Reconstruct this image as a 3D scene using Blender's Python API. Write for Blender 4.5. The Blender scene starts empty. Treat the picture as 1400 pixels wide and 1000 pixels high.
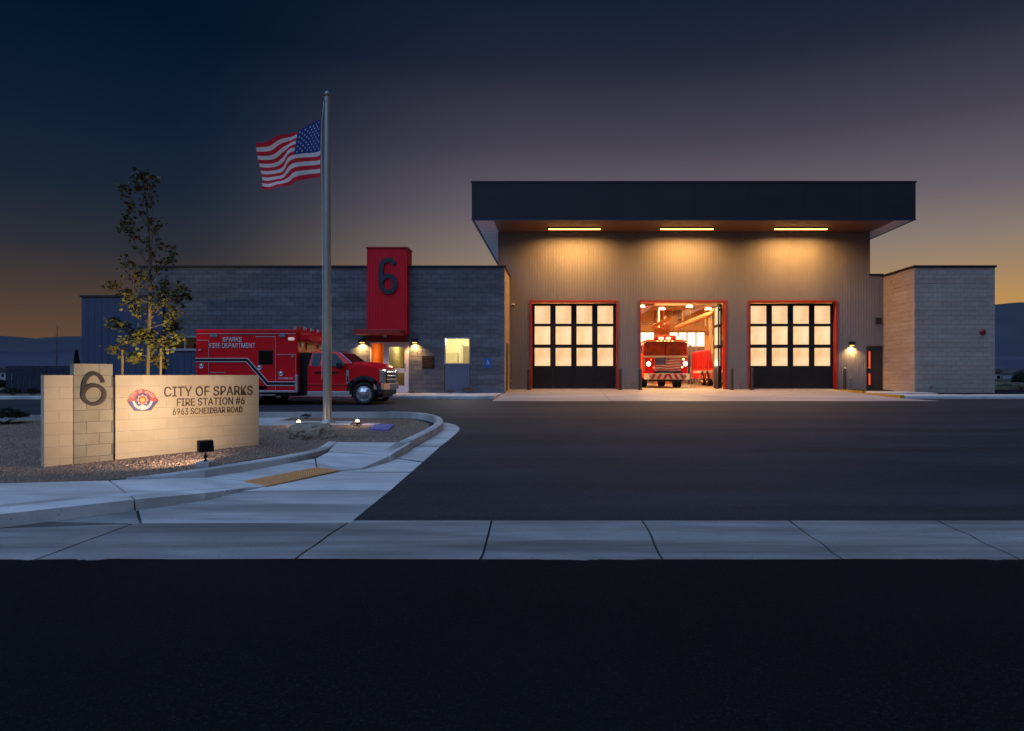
import bpy, bmesh, math, random
from mathutils import Vector, Matrix, noise
random.seed(7)
R = math.radians
scn = bpy.context.scene
C = scn.collection

# ------------------------------------------------------------------ camera
F = 900.0            # focal length in photograph pixels
CX, CY, EYE = 766.0, 513.0, 1.6
cam_d = bpy.data.cameras.new('camera'); cam = bpy.data.objects.new('camera', cam_d); C.objects.link(cam)
cam.location = (0, 0, EYE); cam.rotation_euler = (math.pi/2, 0, 0)
cam_d.sensor_width = 36; cam_d.lens = F/1400*36
cam_d.shift_x = (700-CX)/1400; cam_d.shift_y = (CY-500)/1400
cam_d.clip_end = 12000; cam_d.clip_start = 0.05
scn.camera = cam
scn.view_settings.view_transform = 'Standard'; scn.view_settings.look = 'None'
scn.view_settings.gamma = 1; scn.view_settings.use_curve_mapping = False
scn.view_settings.exposure = 0.0
try:
    scn.cycles.use_denoising = True
    scn.cycles.denoiser = 'OPENIMAGEDENOISE'
except Exception: pass
scn.cycles.sample_clamp_indirect = 4.0
scn.cycles.max_bounces = 6; scn.cycles.diffuse_bounces = 3; scn.cycles.glossy_bounces = 3

def srgb(r, g, b):
    f = lambda c: (c/255)/12.92 if c/255 <= .04045 else ((c/255+.055)/1.055)**2.4
    return (f(r), f(g), f(b), 1)

# ------------------------------------------------------------------ world: dusk sky
world = bpy.data.worlds.new("World"); scn.world = world; world.use_nodes = True
nt = world.node_tree; N = nt.nodes; L = nt.links
N.clear()
out = N.new('ShaderNodeOutputWorld')
sky = N.new('ShaderNodeTexSky'); sky.sky_type = 'NISHITA'; sky.sun_disc = False
sky.sun_elevation = R(-4); sky.sun_rotation = R(38)
bg1 = N.new('ShaderNodeBackground'); bg1.inputs[1].default_value = 0.035
L.new(sky.outputs[0], bg1.inputs[0])
tc = N.new('ShaderNodeTexCoord'); sep = N.new('ShaderNodeSeparateXYZ'); L.new(tc.outputs['Generated'], sep.inputs[0])
def mth(op, a, b=None, c=None):
    n = N.new('ShaderNodeMath'); n.operation = op
    for i, v in enumerate((a, b, c)):
        if v is None: continue
        if isinstance(v, (int, float)): n.inputs[i].default_value = v
        else: L.new(v, n.inputs[i])
    return n.outputs[0]
elev = mth('DIVIDE', mth('ARCSINE', sep.outputs[2]), math.pi/2)      # 0..1
def ramp(stops):
    r = N.new('ShaderNodeValToRGB'); r.color_ramp.interpolation = 'EASE' if False else 'LINEAR'
    e = r.color_ramp.elements
    while len(e) > 1: e.remove(e[-1])
    e[0].position = max(0, stops[0][0]/90); e[0].color = srgb(*stops[0][1])
    for d, c in stops[1:]:
        x = e.new(d/90); x.color = srgb(*c)
    L.new(elev, r.inputs[0]); return r.outputs[0]
cool = ramp([(0, (108, 76, 54)), (3, (94, 70, 54)), (6, (70, 58, 54)), (9, (44, 46, 54)), (13, (26, 38, 54)), (18, (12, 30, 52)), (25, (0, 20, 40)), (40, (2, 18, 38)), (90, (1, 12, 30))])
warm = ramp([(0, (214, 160, 78)), (4, (194, 148, 80)), (6, (182, 140, 88)), (8, (160, 132, 102)), (10.5, (136, 121, 112)), (14, (104, 96, 104)), (19, (70, 66, 80)), (25, (34, 39, 57)), (31, (13, 28, 49)), (45, (6, 22, 42)), (90, (2, 14, 32))])
az = mth('DIVIDE', mth('ARCTAN2', sep.outputs[0], sep.outputs[1]), math.pi)      # -1..1, 0 = +Y
mr = N.new('ShaderNodeMapRange'); mr.interpolation_type = 'SMOOTHSTEP'; L.new(az, mr.inputs[0])
mr.inputs[1].default_value = -31/180; mr.inputs[2].default_value = 0/180
mr2 = N.new('ShaderNodeMapRange'); mr2.interpolation_type = 'SMOOTHSTEP'; L.new(az, mr2.inputs[0])
mr2.inputs[1].default_value = 150/180; mr2.inputs[2].default_value = 25/180; mr2.inputs[3].default_value = 0; mr2.inputs[4].default_value = 1
t = mth('MULTIPLY', mr.outputs[0], mr2.outputs[0])
mix = N.new('ShaderNodeMix'); mix.data_type = 'RGBA'; L.new(t, mix.inputs[0]); L.new(cool, mix.inputs[6]); L.new(warm, mix.inputs[7])
bg2 = N.new('ShaderNodeBackground'); bg2.inputs[1].default_value = 1.0; L.new(mix.outputs[2], bg2.inputs[0])
ad = N.new('ShaderNodeAddShader'); L.new(bg1.outputs[0], ad.inputs[0]); L.new(bg2.outputs[0], ad.inputs[1])
L.new(ad.outputs[0], out.inputs[0])

# the last skylight of dusk, from above and behind the camera on the left
sun_d = bpy.data.lights.new('sun', 'SUN'); sun_d.energy = 2.4; sun_d.angle = R(85); sun_d.color = (0.36, 0.57, 1.0)
sun = bpy.data.objects.new('sun', sun_d); C.objects.link(sun)
sun.rotation_euler = Vector((0.30, 0.42, -0.86)).to_track_quat('-Z', 'Y').to_euler()

CANOPY_W = 320.0; FLOOD_W = 36.0; TREE_W = 2300.0
# ------------------------------------------------------------------ lamps helper
def lamp(name, kind, loc, energy, color, parent=None, target=None, **kw):
    d = bpy.data.lights.new(name, kind); d.energy = energy; d.color = color
    for k, v in kw.items(): setattr(d, k, v)
    o = bpy.data.objects.new(name, d); C.objects.link(o)
    o.location = Vector(loc) - (Vector(parent['_loc']) if parent is not None and '_loc' in parent else Vector())
    if target is not None:
        o.rotation_euler = (Vector(target)-Vector(loc)).to_track_quat('-Z', 'Y').to_euler()
    if parent is not None: o.parent = parent
    return o

# ------------------------------------------------------------------ materials
MATS = {}
def mat(name, c1, c2=None, scale=8, rough=.6, metal=0, bump=0, bscale=None, rand=0, detail=6, spec=.5, coord='Object',
        stretch=(1, 1, 1), coat=0, c3=None, s3=.6, streak=None, specks=None):
    if name in MATS: return MATS[name]
    m = bpy.data.materials.new(name); m.use_nodes = True; n = m.node_tree.nodes; l = m.node_tree.links
    p = n['Principled BSDF']; p.inputs['Roughness'].default_value = rough; p.inputs['Metallic'].default_value = metal
    p.inputs['Specular IOR Level'].default_value = spec; p.inputs['Coat Weight'].default_value = coat
    c1 = tuple(c1)[:3]+(1,); c2 = (tuple(c2)[:3]+(1,)) if c2 else tuple(x*.8 for x in c1[:3])+(1,)
    tcn = n.new('ShaderNodeTexCoord'); mp = n.new('ShaderNodeMapping'); mp.inputs['Scale'].default_value = stretch
    l.new(tcn.outputs[coord], mp.inputs[0])
    nz = n.new('ShaderNodeTexNoise'); nz.inputs['Scale'].default_value = scale; nz.inputs['Detail'].default_value = detail
    l.new(mp.outputs[0], nz.inputs['Vector'])
    cr = n.new('ShaderNodeMapRange'); cr.inputs[1].default_value = .3; cr.inputs[2].default_value = .7; l.new(nz.outputs[0], cr.inputs[0])
    mx = n.new('ShaderNodeMix'); mx.data_type = 'RGBA'; l.new(cr.outputs[0], mx.inputs[0]); mx.inputs[6].default_value = c1; mx.inputs[7].default_value = c2
    col = mx.outputs[2]
    if c3:
        n3 = n.new('ShaderNodeTexNoise'); n3.inputs['Scale'].default_value = s3; n3.inputs['Detail'].default_value = 4; l.new(mp.outputs[0], n3.inputs['Vector'])
        r3 = n.new('ShaderNodeMapRange'); r3.inputs[1].default_value = .42; r3.inputs[2].default_value = .68; l.new(n3.outputs[0], r3.inputs[0])
        m3 = n.new('ShaderNodeMix'); m3.data_type = 'RGBA'; l.new(r3.outputs[0], m3.inputs[0]); l.new(col, m3.inputs[6]); m3.inputs[7].default_value = tuple(c3)[:3]+(1,)
        col = m3.outputs[2]
    if streak:           # (colour, scale, angle, amount): dragged, directional stains
        sc_, ss_, sa_, am_ = streak
        m2 = n.new('ShaderNodeMapping'); m2.inputs['Rotation'].default_value = (0, 0, R(sa_)); m2.inputs['Scale'].default_value = (.22, 2.4, 1); l.new(tcn.outputs[coord], m2.inputs[0])
        n4 = n.new('ShaderNodeTexNoise'); n4.inputs['Scale'].default_value = ss_; n4.inputs['Detail'].default_value = 7; n4.inputs['Roughness'].default_value = .62; l.new(m2.outputs[0], n4.inputs['Vector'])
        r4 = n.new('ShaderNodeMapRange'); r4.inputs[1].default_value = .44; r4.inputs[2].default_value = .63; r4.inputs[4].default_value = am_; l.new(n4.outputs[0], r4.inputs[0])
        m4 = n.new('ShaderNodeMix'); m4.data_type = 'RGBA'; l.new(r4.outputs[0], m4.inputs[0]); l.new(col, m4.inputs[6]); m4.inputs[7].default_value = tuple(sc_)[:3]+(1,); col = m4.outputs[2]
    if specks:           # (colour, scale, threshold)
        v5 = n.new('ShaderNodeTexVoronoi'); v5.inputs['Scale'].default_value = specks[1]; l.new(tcn.outputs[coord], v5.inputs['Vector'])
        w5 = n.new('ShaderNodeTexWhiteNoise'); l.new(v5.outputs['Position'], w5.inputs['Vector'])
        g5 = n.new('ShaderNodeMath'); g5.operation = 'GREATER_THAN'; g5.inputs[1].default_value = specks[2]; l.new(w5.outputs[0], g5.inputs[0])
        m5 = n.new('ShaderNodeMix'); m5.data_type = 'RGBA'; l.new(g5.outputs[0], m5.inputs[0]); l.new(col, m5.inputs[6]); m5.inputs[7].default_value = tuple(specks[0])[:3]+(1,); col = m5.outputs[2]
    if rand:
        g = n.new('ShaderNodeNewGeometry'); rr = n.new('ShaderNodeMapRange'); l.new(g.outputs['Random Per Island'], rr.inputs[0])
        oi = n.new('ShaderNodeObjectInfo'); av = n.new('ShaderNodeMath'); av.operation = 'ADD'
        l.new(g.outputs['Random Per Island'], av.inputs[0]); l.new(oi.outputs['Random'], av.inputs[1])
        fr = n.new('ShaderNodeMath'); fr.operation = 'FRACT'; l.new(av.outputs[0], fr.inputs[0]); l.new(fr.outputs[0], rr.inputs[0])
        rr.inputs[3].default_value = 1-rand; rr.inputs[4].default_value = 1+rand
        hs = n.new('ShaderNodeHueSaturation'); l.new(rr.outputs[0], hs.inputs['Value']); l.new(col, hs.inputs['Color']); col = hs.outputs[0]
    l.new(col, p.inputs['Base Color'])
    rg = n.new('ShaderNodeMapRange'); l.new(nz.outputs[0], rg.inputs[0]); rg.inputs[3].default_value = max(0.03, rough-.1); rg.inputs[4].default_value = min(1, rough+.1)
    l.new(rg.outputs[0], p.inputs['Roughness'])
    if bump:
        nb = n.new('ShaderNodeTexNoise'); nb.inputs['Scale'].default_value = bscale or scale*4; nb.inputs['Detail'].default_value = 5; l.new(mp.outputs[0], nb.inputs['Vector'])
        bn = n.new('ShaderNodeBump'); bn.inputs['Strength'].default_value = bump; bn.inputs['Distance'].default_value = .01
        l.new(nb.outputs[0], bn.inputs['Height']); l.new(bn.outputs[0], p.inputs['Normal'])
    MATS[name] = m; return m
def emis(name, c, strength, c2=None, scale=2, base=(.06, .06, .06)):
    if name in MATS: return MATS[name]
    m = bpy.data.materials.new(name); m.use_nodes = True; n = m.node_tree.nodes; l = m.node_tree.links
    p = n['Principled BSDF']; p.inputs['Base Color'].default_value = tuple(base)+(1,); p.inputs['Roughness'].default_value = .25
    p.inputs['Emission Strength'].default_value = strength
    if c2:
        tcn = n.new('ShaderNodeTexCoord'); nz = n.new('ShaderNodeTexNoise'); nz.inputs['Scale'].default_value = scale; nz.inputs['Detail'].default_value = 4
        l.new(tcn.outputs['Object'], nz.inputs['Vector'])
        cr = n.new('ShaderNodeMapRange'); cr.inputs[1].default_value = .35; cr.inputs[2].default_value = .65; l.new(nz.outputs[0], cr.inputs[0])
        mx = n.new('ShaderNodeMix'); mx.data_type = 'RGBA'; l.new(cr.outputs[0], mx.inputs[0]); mx.inputs[6].default_value = tuple(c[:3])+(1,); mx.inputs[7].default_value = tuple(c2[:3])+(1,)
        l.new(mx.outputs[2], p.inputs['Emission Color'])
    else: p.inputs['Emission Color'].default_value = tuple(c[:3])+(1,)
    MATS[name] = m; return m
def glass(name, tint=(.8, .85, .9), amount=.25):
    if name in MATS: return MATS[name]
    m = bpy.data.materials.new(name); m.use_nodes = True; n = m.node_tree.nodes; l = m.node_tree.links; n.clear()
    o = n.new('ShaderNodeOutputMaterial'); tr = n.new('ShaderNodeBsdfTransparent'); tr.inputs[0].default_value = tuple(tint)+(1,)
    g = n.new('ShaderNodeBsdfGlossy'); g.inputs['Roughness'].default_value = .03; fr = n.new('ShaderNodeFresnel'); fr.inputs[0].default_value = 1.5
    mx = n.new('ShaderNodeMixShader'); l.new(fr.outputs[0], mx.inputs[0]); l.new(tr.outputs[0], mx.inputs[1]); l.new(g.outputs[0], mx.inputs[2]); l.new(mx.outputs[0], o.inputs[0])
    MATS[name] = m; return m

# ------------------------------------------------------------------ mesh builder (world coordinates unless local=True)
def loc_of(p):
    while p is not None:
        if '_loc' in p: return Vector(p['_loc'])
        p = p.parent
    return Vector()
class B:
    def __init__(s): s.v = []; s.f = []
    def face(s, pts):
        i = len(s.v); s.v += [tuple(p) for p in pts]; s.f.append(tuple(range(i, i+len(pts)))); return s
    def hexa(s, p):     # 8 points, bottom 4 then top 4 (ccw)
        i = len(s.v); s.v += [tuple(q) for q in p]
        for f in ((0, 3, 2, 1), (4, 5, 6, 7), (0, 1, 5, 4), (1, 2, 6, 5), (2, 3, 7, 6), (3, 0, 4, 7)): s.f.append(tuple(i+k for k in f))
        return s
    def box(s, x0, x1, y0, y1, z0, z1):
        if x0 > x1: x0, x1 = x1, x0
        if y0 > y1: y0, y1 = y1, y0
        if z0 > z1: z0, z1 = z1, z0
        return s.hexa([(x0, y0, z0), (x1, y0, z0), (x1, y1, z0), (x0, y1, z0), (x0, y0, z1), (x1, y0, z1), (x1, y1, z1), (x0, y1, z1)])
    def cyl(s, p0, p1, r0, r1=None, n=16, caps=True):
        r1 = r0 if r1 is None else r1; p0 = Vector(p0); p1 = Vector(p1); d = (p1-p0).normalized()
        a = d.orthogonal().normalized(); b = d.cross(a); i = len(s.v)
        for p, r in ((p0, r0), (p1, r1)):
            for k in range(n):
                w = 2*math.pi*k/n; s.v.append(tuple(p+a*math.cos(w)*r+b*math.sin(w)*r))
        for k in range(n): s.f.append((i+k, i+(k+1) % n, i+n+(k+1) % n, i+n+k))
        if caps: s.f.append(tuple(i+k for k in reversed(range(n)))); s.f.append(tuple(i+n+k for k in range(n)))
        return s
    def tube(s, pts, rad, n=8):
        pts = [Vector(p) for p in pts]; m = len(pts); rr = rad if isinstance(rad, (list, tuple)) else [rad]*m
        i = len(s.v); a = None
        for j, p in enumerate(pts):
            d = (pts[min(j+1, m-1)]-pts[max(j-1, 0)]).normalized()
            a = d.orthogonal().normalized() if a is None else (a-d*a.dot(d)).normalized()
            b = d.cross(a)
            for k in range(n):
                w = 2*math.pi*k/n; s.v.append(tuple(p+a*math.cos(w)*rr[j]+b*math.sin(w)*rr[j]))
        for j in range(m-1):
            for k in range(n): s.f.append((i+j*n+k, i+j*n+(k+1) % n, i+(j+1)*n+(k+1) % n, i+(j+1)*n+k))
        s.f.append(tuple(i+k for k in reversed(range(n)))); s.f.append(tuple(i+(m-1)*n+k for k in range(n)))
        return s
    def lathe(s, prof, c, axis='z', n=20):      # prof: (r, h) list
        i = len(s.v); c = Vector(c)
        for r, h in prof:
            for k in range(n):
                w = 2*math.pi*k/n; x, y = r*math.cos(w), r*math.sin(w)
                s.v.append(tuple(c+Vector({'z': (x, y, h), 'y': (x, h, y), 'x': (h, x, y)}[axis])))
        for j in range(len(prof)-1):
            for k in range(n): s.f.append((i+j*n+k, i+j*n+(k+1) % n, i+(j+1)*n+(k+1) % n, i+(j+1)*n+k))
        return s
    def prism(s, poly, a, b, axis='y'):         # poly in the two other axes
        mk = {'y': lambda p, t: (p[0], t, p[1]), 'x': lambda p, t: (t, p[0], p[1]), 'z': lambda p, t: (p[0], p[1], t)}[axis]
        i = len(s.v); n = len(poly)
        s.v += [mk(p, a) for p in poly]+[mk(p, b) for p in poly]
        s.f.append(tuple(i+k for k in range(n))); s.f.append(tuple(i+n+k for k in reversed(range(n))))
        for k in range(n): s.f.append((i+(k+1) % n, i+k, i+n+k, i+n+(k+1) % n))
        return s
    def build(s, name, m, parent=None, local=False, smooth=False, bevel=0, seg=2, fix=True, kind=None):
        off = Vector() if local else loc_of(parent)
        me = bpy.data.meshes.new(name); me.from_pydata([tuple(Vector(p)-off) for p in s.v], [], s.f)
        if fix or bevel:
            bm = bmesh.new(); bm.from_mesh(me)
            if smooth or bevel: bmesh.ops.remove_doubles(bm, verts=bm.verts, dist=1e-5)
            if bevel: bmesh.ops.bevel(bm, geom=[e for e in bm.edges if len(e.link_faces) == 2 and e.calc_face_angle(0) > .5], offset=bevel, segments=seg, profile=.5, affect='EDGES', clamp_overlap=True)
            bmesh.ops.recalc_face_normals(bm, faces=bm.faces); bm.to_mesh(me); bm.free()
        if smooth:
            me.polygons.foreach_set('use_smooth', [True]*len(me.polygons))
            try: me.set_sharp_from_angle(angle=R(40))
            except Exception: pass
        if m: me.materials.append(m)
        o = bpy.data.objects.new(name, me); C.objects.link(o)
        if parent is not None: o.parent = parent
        if kind: o['kind'] = kind
        return o
def thing(name, label, cat, loc=(0, 0, 0), group=None, rz=0, kind=None):
    o = bpy.data.objects.new(name, None); C.objects.link(o); o.location = loc; o['_loc'] = tuple(loc); o.rotation_euler = (0, 0, rz)
    o.empty_display_size = .2
    if kind: o['kind'] = kind
    else: o['label'] = label; o['category'] = cat
    if group: o['group'] = group
    return o
def tag(o, label, cat, group=None):
    o['label'] = label; o['category'] = cat
    if group: o['group'] = group
    return o
def kids(o): return [c for c in C.objects if c.parent == o]
def copy_tree(o, parent=None):
    c = o.copy(); C.objects.link(c); c.parent = parent
    for ch in kids(o): copy_tree(ch, c)
    return c
def instance(src, name, mesh_parent, loc=(0, 0, 0)):   # one more child sharing mesh data
    o = bpy.data.objects.new(name, src.data); C.objects.link(o); o.parent = mesh_parent; o.location = loc; return o
_text_cache = {}
FONT = None
try:
    import os
    _fp = os.path.join(bpy.utils.system_resource('DATAFILES', path='fonts'), 'Inter.woff2')
    if os.path.exists(_fp): FONT = bpy.data.fonts.load(_fp)      # a face that ships with Blender; the built-in one is used without it
except Exception: FONT = None
def text(name, s, m, parent, c, ux, uz, width, height, thick=.006, bold=.0, local=False):
    """raised lettering centred on c, in the plane ux (along) / uz (up), facing ux x uz"""
    key = (s, bold)
    cu = bpy.data.curves.new(name, 'FONT'); cu.body = s; cu.offset = 0 if FONT else bold
    if FONT: cu.font = FONT
    cu.resolution_u = 3; cu.extrude = .5; cu.resolution_u = 3
    o = bpy.data.objects.new(name, cu); C.objects.link(o)
    me = bpy.data.meshes.new_from_object(o.evaluated_get(bpy.context.evaluated_depsgraph_get())); bpy.data.objects.remove(o); bpy.data.curves.remove(cu)
    if FONT and bold > .01:      # a heavier cut: second copy shifted sideways, a hair behind
        bm = bmesh.new(); bm.from_mesh(me); g = bmesh.ops.duplicate(bm, geom=bm.verts[:]+bm.edges[:]+bm.faces[:])
        for v in g['geom']:
            if isinstance(v, bmesh.types.BMVert): v.co.x += min(.014, bold*.5); v.co.y += .006; v.co.z -= .04
        bm.to_mesh(me); bm.free()
    xs = [v.co.x for v in me.vertices]; ys = [v.co.y for v in me.vertices]
    x0, x1, y0, y1 = min(xs), max(xs), min(ys), max(ys)
    ux = Vector(ux).normalized(); uz = Vector(uz).normalized(); un = ux.cross(uz); c = Vector(c)-(Vector() if local else loc_of(parent))
    for v in me.vertices:
        p = c+ux*((v.co.x-(x0+x1)/2)/(x1-x0)*width)+uz*((v.co.y-(y0+y1)/2)/(y1-y0)*height)+un*((v.co.z+.5)*thick); v.co = p
    me.materials.clear(); me.materials.append(m); me.name = name
    ob = bpy.data.objects.new(name, me); C.objects.link(ob); ob.parent = parent; return ob

# ------------------------------------------------------------------ ground profile and pixel -> ground point
def zg(Y):
    if Y < 5.63: return 0.0
    if Y < 7.05: return .03*(Y-5.63)/1.42
    if Y < 32.14: return .03+.857*(Y-7.05)/25.09
    if Y < 60: return .887
    return .887-min(1.2, (Y-60)*.01)
def at(px, py, dz=0.0):
    Y = 20.0
    for _ in range(80):
        Y = Y*.5+.5*(EYE-zg(Y)-dz)*F/(py-CY)
    return Vector(((px-CX)*Y/F, Y, zg(Y)+dz))
def wx(px, Y): return (px-CX)*Y/F
def wz(py, Y): return EYE-(py-CY)*Y/F
BR = (5.63, 7.05, 32.14)
def drape(name, pts, m, dz=0.0, thick=.08, parent=None, sub=0, bevel=0, build=True, kind='structure', zf=None):
    """sheet over the ground profile with skirts; pts = (x, y)"""
    bm = bmesh.new(); vs = [bm.verts.new((p[0], p[1], 0)) for p in pts]; bm.faces.new(vs)
    bmesh.ops.triangulate(bm, faces=bm.faces[:])
    for y in BR: bmesh.ops.bisect_plane(bm, geom=bm.verts[:]+bm.edges[:]+bm.faces[:], plane_co=(0, y, 0), plane_no=(0, 1, 0))
    if sub:
        xs = [p[0] for p in pts]; ys = [p[1] for p in pts]
        k = math.ceil(min(xs)/sub)*sub
        while k < max(xs): bmesh.ops.bisect_plane(bm, geom=bm.verts[:]+bm.edges[:]+bm.faces[:], plane_co=(k, 0, 0), plane_no=(1, 0, 0)); k += sub
        k = math.ceil(min(ys)/sub)*sub
        while k < max(ys): bmesh.ops.bisect_plane(bm, geom=bm.verts[:]+bm.edges[:]+bm.faces[:], plane_co=(0, k, 0), plane_no=(0, 1, 0)); k += sub
    bmesh.ops.recalc_face_normals(bm, faces=bm.faces)
    for f in bm.faces:
        if f.normal.z < 0: f.normal_flip()
    for v in bm.verts: v.co.z = zf(v.co.x, v.co.y) if zf else zg(v.co.y)+dz
    if thick:
        be = [e for e in bm.edges if e.is_boundary]
        r = bmesh.ops.extrude_edge_only(bm, edges=be)
        for v in [g for g in r['geom'] if isinstance(g, bmesh.types.BMVert)]: v.co.z -= thick
    off = loc_of(parent)
    for v in bm.verts: v.co -= off
    me = bpy.data.meshes.new(name); bm.to_mesh(me); bm.free(); me.materials.append(m)
    o = bpy.data.objects.new(name, me); C.objects.link(o)
    if parent is not None: o.parent = parent
    elif kind: o['kind'] = kind
    return o
def slab(name, pts, m, parent=None, thick=.1, kind='structure'):
    """concrete slab through 3-D points (each x, y, z)"""
    b = B(); n = len(pts); b.v = [tuple(p) for p in pts]+[(p[0], p[1], p[2]-thick) for p in pts]
    b.f = [tuple(range(n))]+[((k+1) % n, k, n+k, n+(k+1) % n) for k in range(n)]
    o = b.build(name, m, parent, fix=False)
    bm = bmesh.new(); bm.from_mesh(o.data); bmesh.ops.triangulate(bm, faces=[f for f in bm.faces if len(f.verts) > 4]); bmesh.ops.recalc_face_normals(bm, faces=bm.faces)
    bm.to_mesh(o.data); bm.free()
    if parent is None and kind: o['kind'] = kind
    return o

# ------------------------------------------------------------------ palette
asphalt_lot = mat('lot_asphalt', (.0125, .0150, .021), (.0175, .0205, .027), 90, .75, bump=.55, bscale=260, c3=(.026, .029, .037), s3=.22, stretch=(.5, 1.4, 1), spec=.25, streak=((.036, .040, .050), .35, 8, .8), specks=((.045, .046, .05), 45, .93))
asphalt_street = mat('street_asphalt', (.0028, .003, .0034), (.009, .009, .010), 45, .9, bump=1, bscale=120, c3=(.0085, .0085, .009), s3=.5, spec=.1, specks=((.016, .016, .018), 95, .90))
walk_lit_m = mat('walk_concrete_lit', (.66, .65, .63), (.56, .55, .53), 3.0, .85, bump=.15, bscale=120, c3=(.46, .445, .42), s3=1.3, stretch=(.6, 1.3, 1), spec=.3, rand=.05, streak=((.36, .34, .32), .8, 28, .8), specks=((.36, .34, .32), 55, .992))  # albedo raised to carry the extra light on ramp and sidewalk
concrete = mat('concrete', (.33, .32, .31), (.23, .225, .215), 3.2, .85, bump=.2, bscale=120, c3=(.21, .20, .19), s3=1.1, stretch=(.45, 2.0, 1), spec=.3, rand=.06, streak=((.12, .11, .105), .8, 24, .9), specks=((.16, .15, .14), 50, .990))
concrete_lit = mat('kerb_concrete_lit', (.58, .57, .55), (.48, .47, .45), 5, .85, bump=.15, bscale=120, c3=(.27, .26, .245), s3=1.1, spec=.3, rand=.05)  # kerbs and plain walks: extra light put into the paler colour
joint_m = mat('joint_filler', (.035, .033, .03), rough=.95)
gravel_m = mat('gravel', (.30, .205, .15), (.13, .092, .07), 28, .95, bump=1, bscale=60, c3=(.14, .10, .075), s3=1.2, spec=.1)
soil_m = mat('desert_soil', (.10, .085, .06), (.06, .055, .04), .6, .95, bump=.5, bscale=6, c3=(.055, .06, .04), s3=.05, spec=.1)
cmu_dark = mat('grey_block', (.125, .13, .145), (.09, .094, .105), 5, .88, bump=.5, bscale=70, rand=.11, c3=(.16, .165, .18), s3=.9, stretch=(.35, 1, 2.6), spec=.2)
cmu_light = mat('tan_block', (.37, .30, .245), (.30, .24, .195), 5, .88, bump=.5, bscale=70, rand=.055, c3=(.37, .32, .27), s3=.9, stretch=(.35, .35, 2.6), spec=.2)
mortar_m = mat('mortar', (.085, .088, .095), (.07, .073, .08), 20, .95)
mortar_l = mat('pale_mortar', (.25, .215, .18), (.21, .18, .155), 20, .95)
siding_m = mat('grey_siding', (.182, .178, .180), (.160, .157, .162), 1.2, .6, stretch=(1, 1, .15), spec=.25)
siding_blue = mat('blue_grey_siding', (.06, .085, .15), (.05, .075, .13), 1.5, .5, metal=.2, spec=.4)
navy_m = mat('navy_fascia', (.024, .024, .027), (.029, .029, .032), .7, .5, metal=.1, spec=.25)
cap_m = mat('dark_cap', (.02, .02, .022), rough=.5, metal=.3)
soffit_m = mat('wood_soffit', (.16, .062, .026), (.10, .036, .015), 3, .6, stretch=(12, 1, 1))
soffit_g = mat('pale_soffit', (.55, .46, .46), (.50, .42, .42), 1, .6)
red_m = mat('red_siding', (.66, .012, .028), (.58, .010, .024), 2, .5, spec=.2)
red_frame = mat('red_frame', (.36, .028, .018), (.30, .02, .014), 5, .4)
black_m = mat('black_metal', (.012, .012, .014), rough=.45, metal=.3)
door_m = mat('dark_navy_door', (.011, .012, .017), (.014, .015, .021), 3, .45, spec=.2)
alu_m = mat('pale_aluminium', (.48, .45, .48), (.42, .40, .42), 4, .4, metal=.6)
chrome_m = mat('chrome', (.75, .75, .76), rough=.22, metal=.75)
steel_m = mat('brushed_steel', (.42, .42, .42), (.36, .36, .36), 8, .3, metal=.9)
rubber_m = mat('tyre_rubber', (.012, .012, .012), (.018, .018, .017), 20, .85, bump=.4)
truck_red = mat('truck_red_paint', (.80, .008, .018), (.74, .006, .015), 1, .3, coat=.15, spec=.3)
white_m = mat('white_paint', (.72, .72, .72), rough=.5)
lens_m = mat('lens_grey', (.25, .28, .33), rough=.15, metal=.3)
dark_glass = mat('dark_glass', (.004, .005, .007), rough=.08, spec=.25)

# =================================================================== SETTING: ground
def ground_z(x, y):
    z = zg(y)-.12
    if y > 58: z += .35*noise.noise(Vector((x*.03, y*.03, 0)))*min(1, (y-58)/40)
    return z
ys = [-40, -20, -5, 2, 5.63, 7.05, 10, 14, 18, 22, 26, 29, 32.14, 40, 50, 60, 75, 90, 110, 140, 180, 240, 320, 450, 650, 900, 1300, 2000, 3200, 6500]
xs = [-6000, -3000, -1500, -800, -400, -250, -150, -100, -70, -50, -40, -30, -20, -10, 0, 10, 20, 30, 40, 50, 70, 100, 150, 250, 400, 800, 1500, 3000, 6000]
b = B()
for y in ys:
    for x in xs: b.v.append((x, y, ground_z(x, y)))
for j in range(len(ys)-1):
    for i in range(len(xs)-1):
        k = j*len(xs)+i; b.f.append((k, k+1, k+len(xs)+1, k+len(xs)))
b.build('ground', soil_m, smooth=True, kind='structure')

def jag(x0, x1, y, amp, step, seed):
    rs = random.Random(seed); x = x0; o = []
    while x < x1: o.append((x, y+rs.uniform(-amp, amp)*(1 if rs.random() > .25 else 2.2))); x += step*rs.uniform(.4, 1.6)
    o.append((x1, y)); return o
# street, its ragged edge lapping over the concrete
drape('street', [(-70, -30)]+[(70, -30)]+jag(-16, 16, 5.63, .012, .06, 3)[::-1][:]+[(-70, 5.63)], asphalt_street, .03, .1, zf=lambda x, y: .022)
b = B().box(-60, 60, -26, 5.4, 0, .001)
lot_o = drape('parking_lot', [(-60, 7.0), (60, 7.0), (60, 27.5), (13.3, 27.5), (13.3, 33), (-2.54, 33), (-2.54, 27), (-60, 27)], asphalt_lot, 0.004, .1, sub=0)

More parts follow.
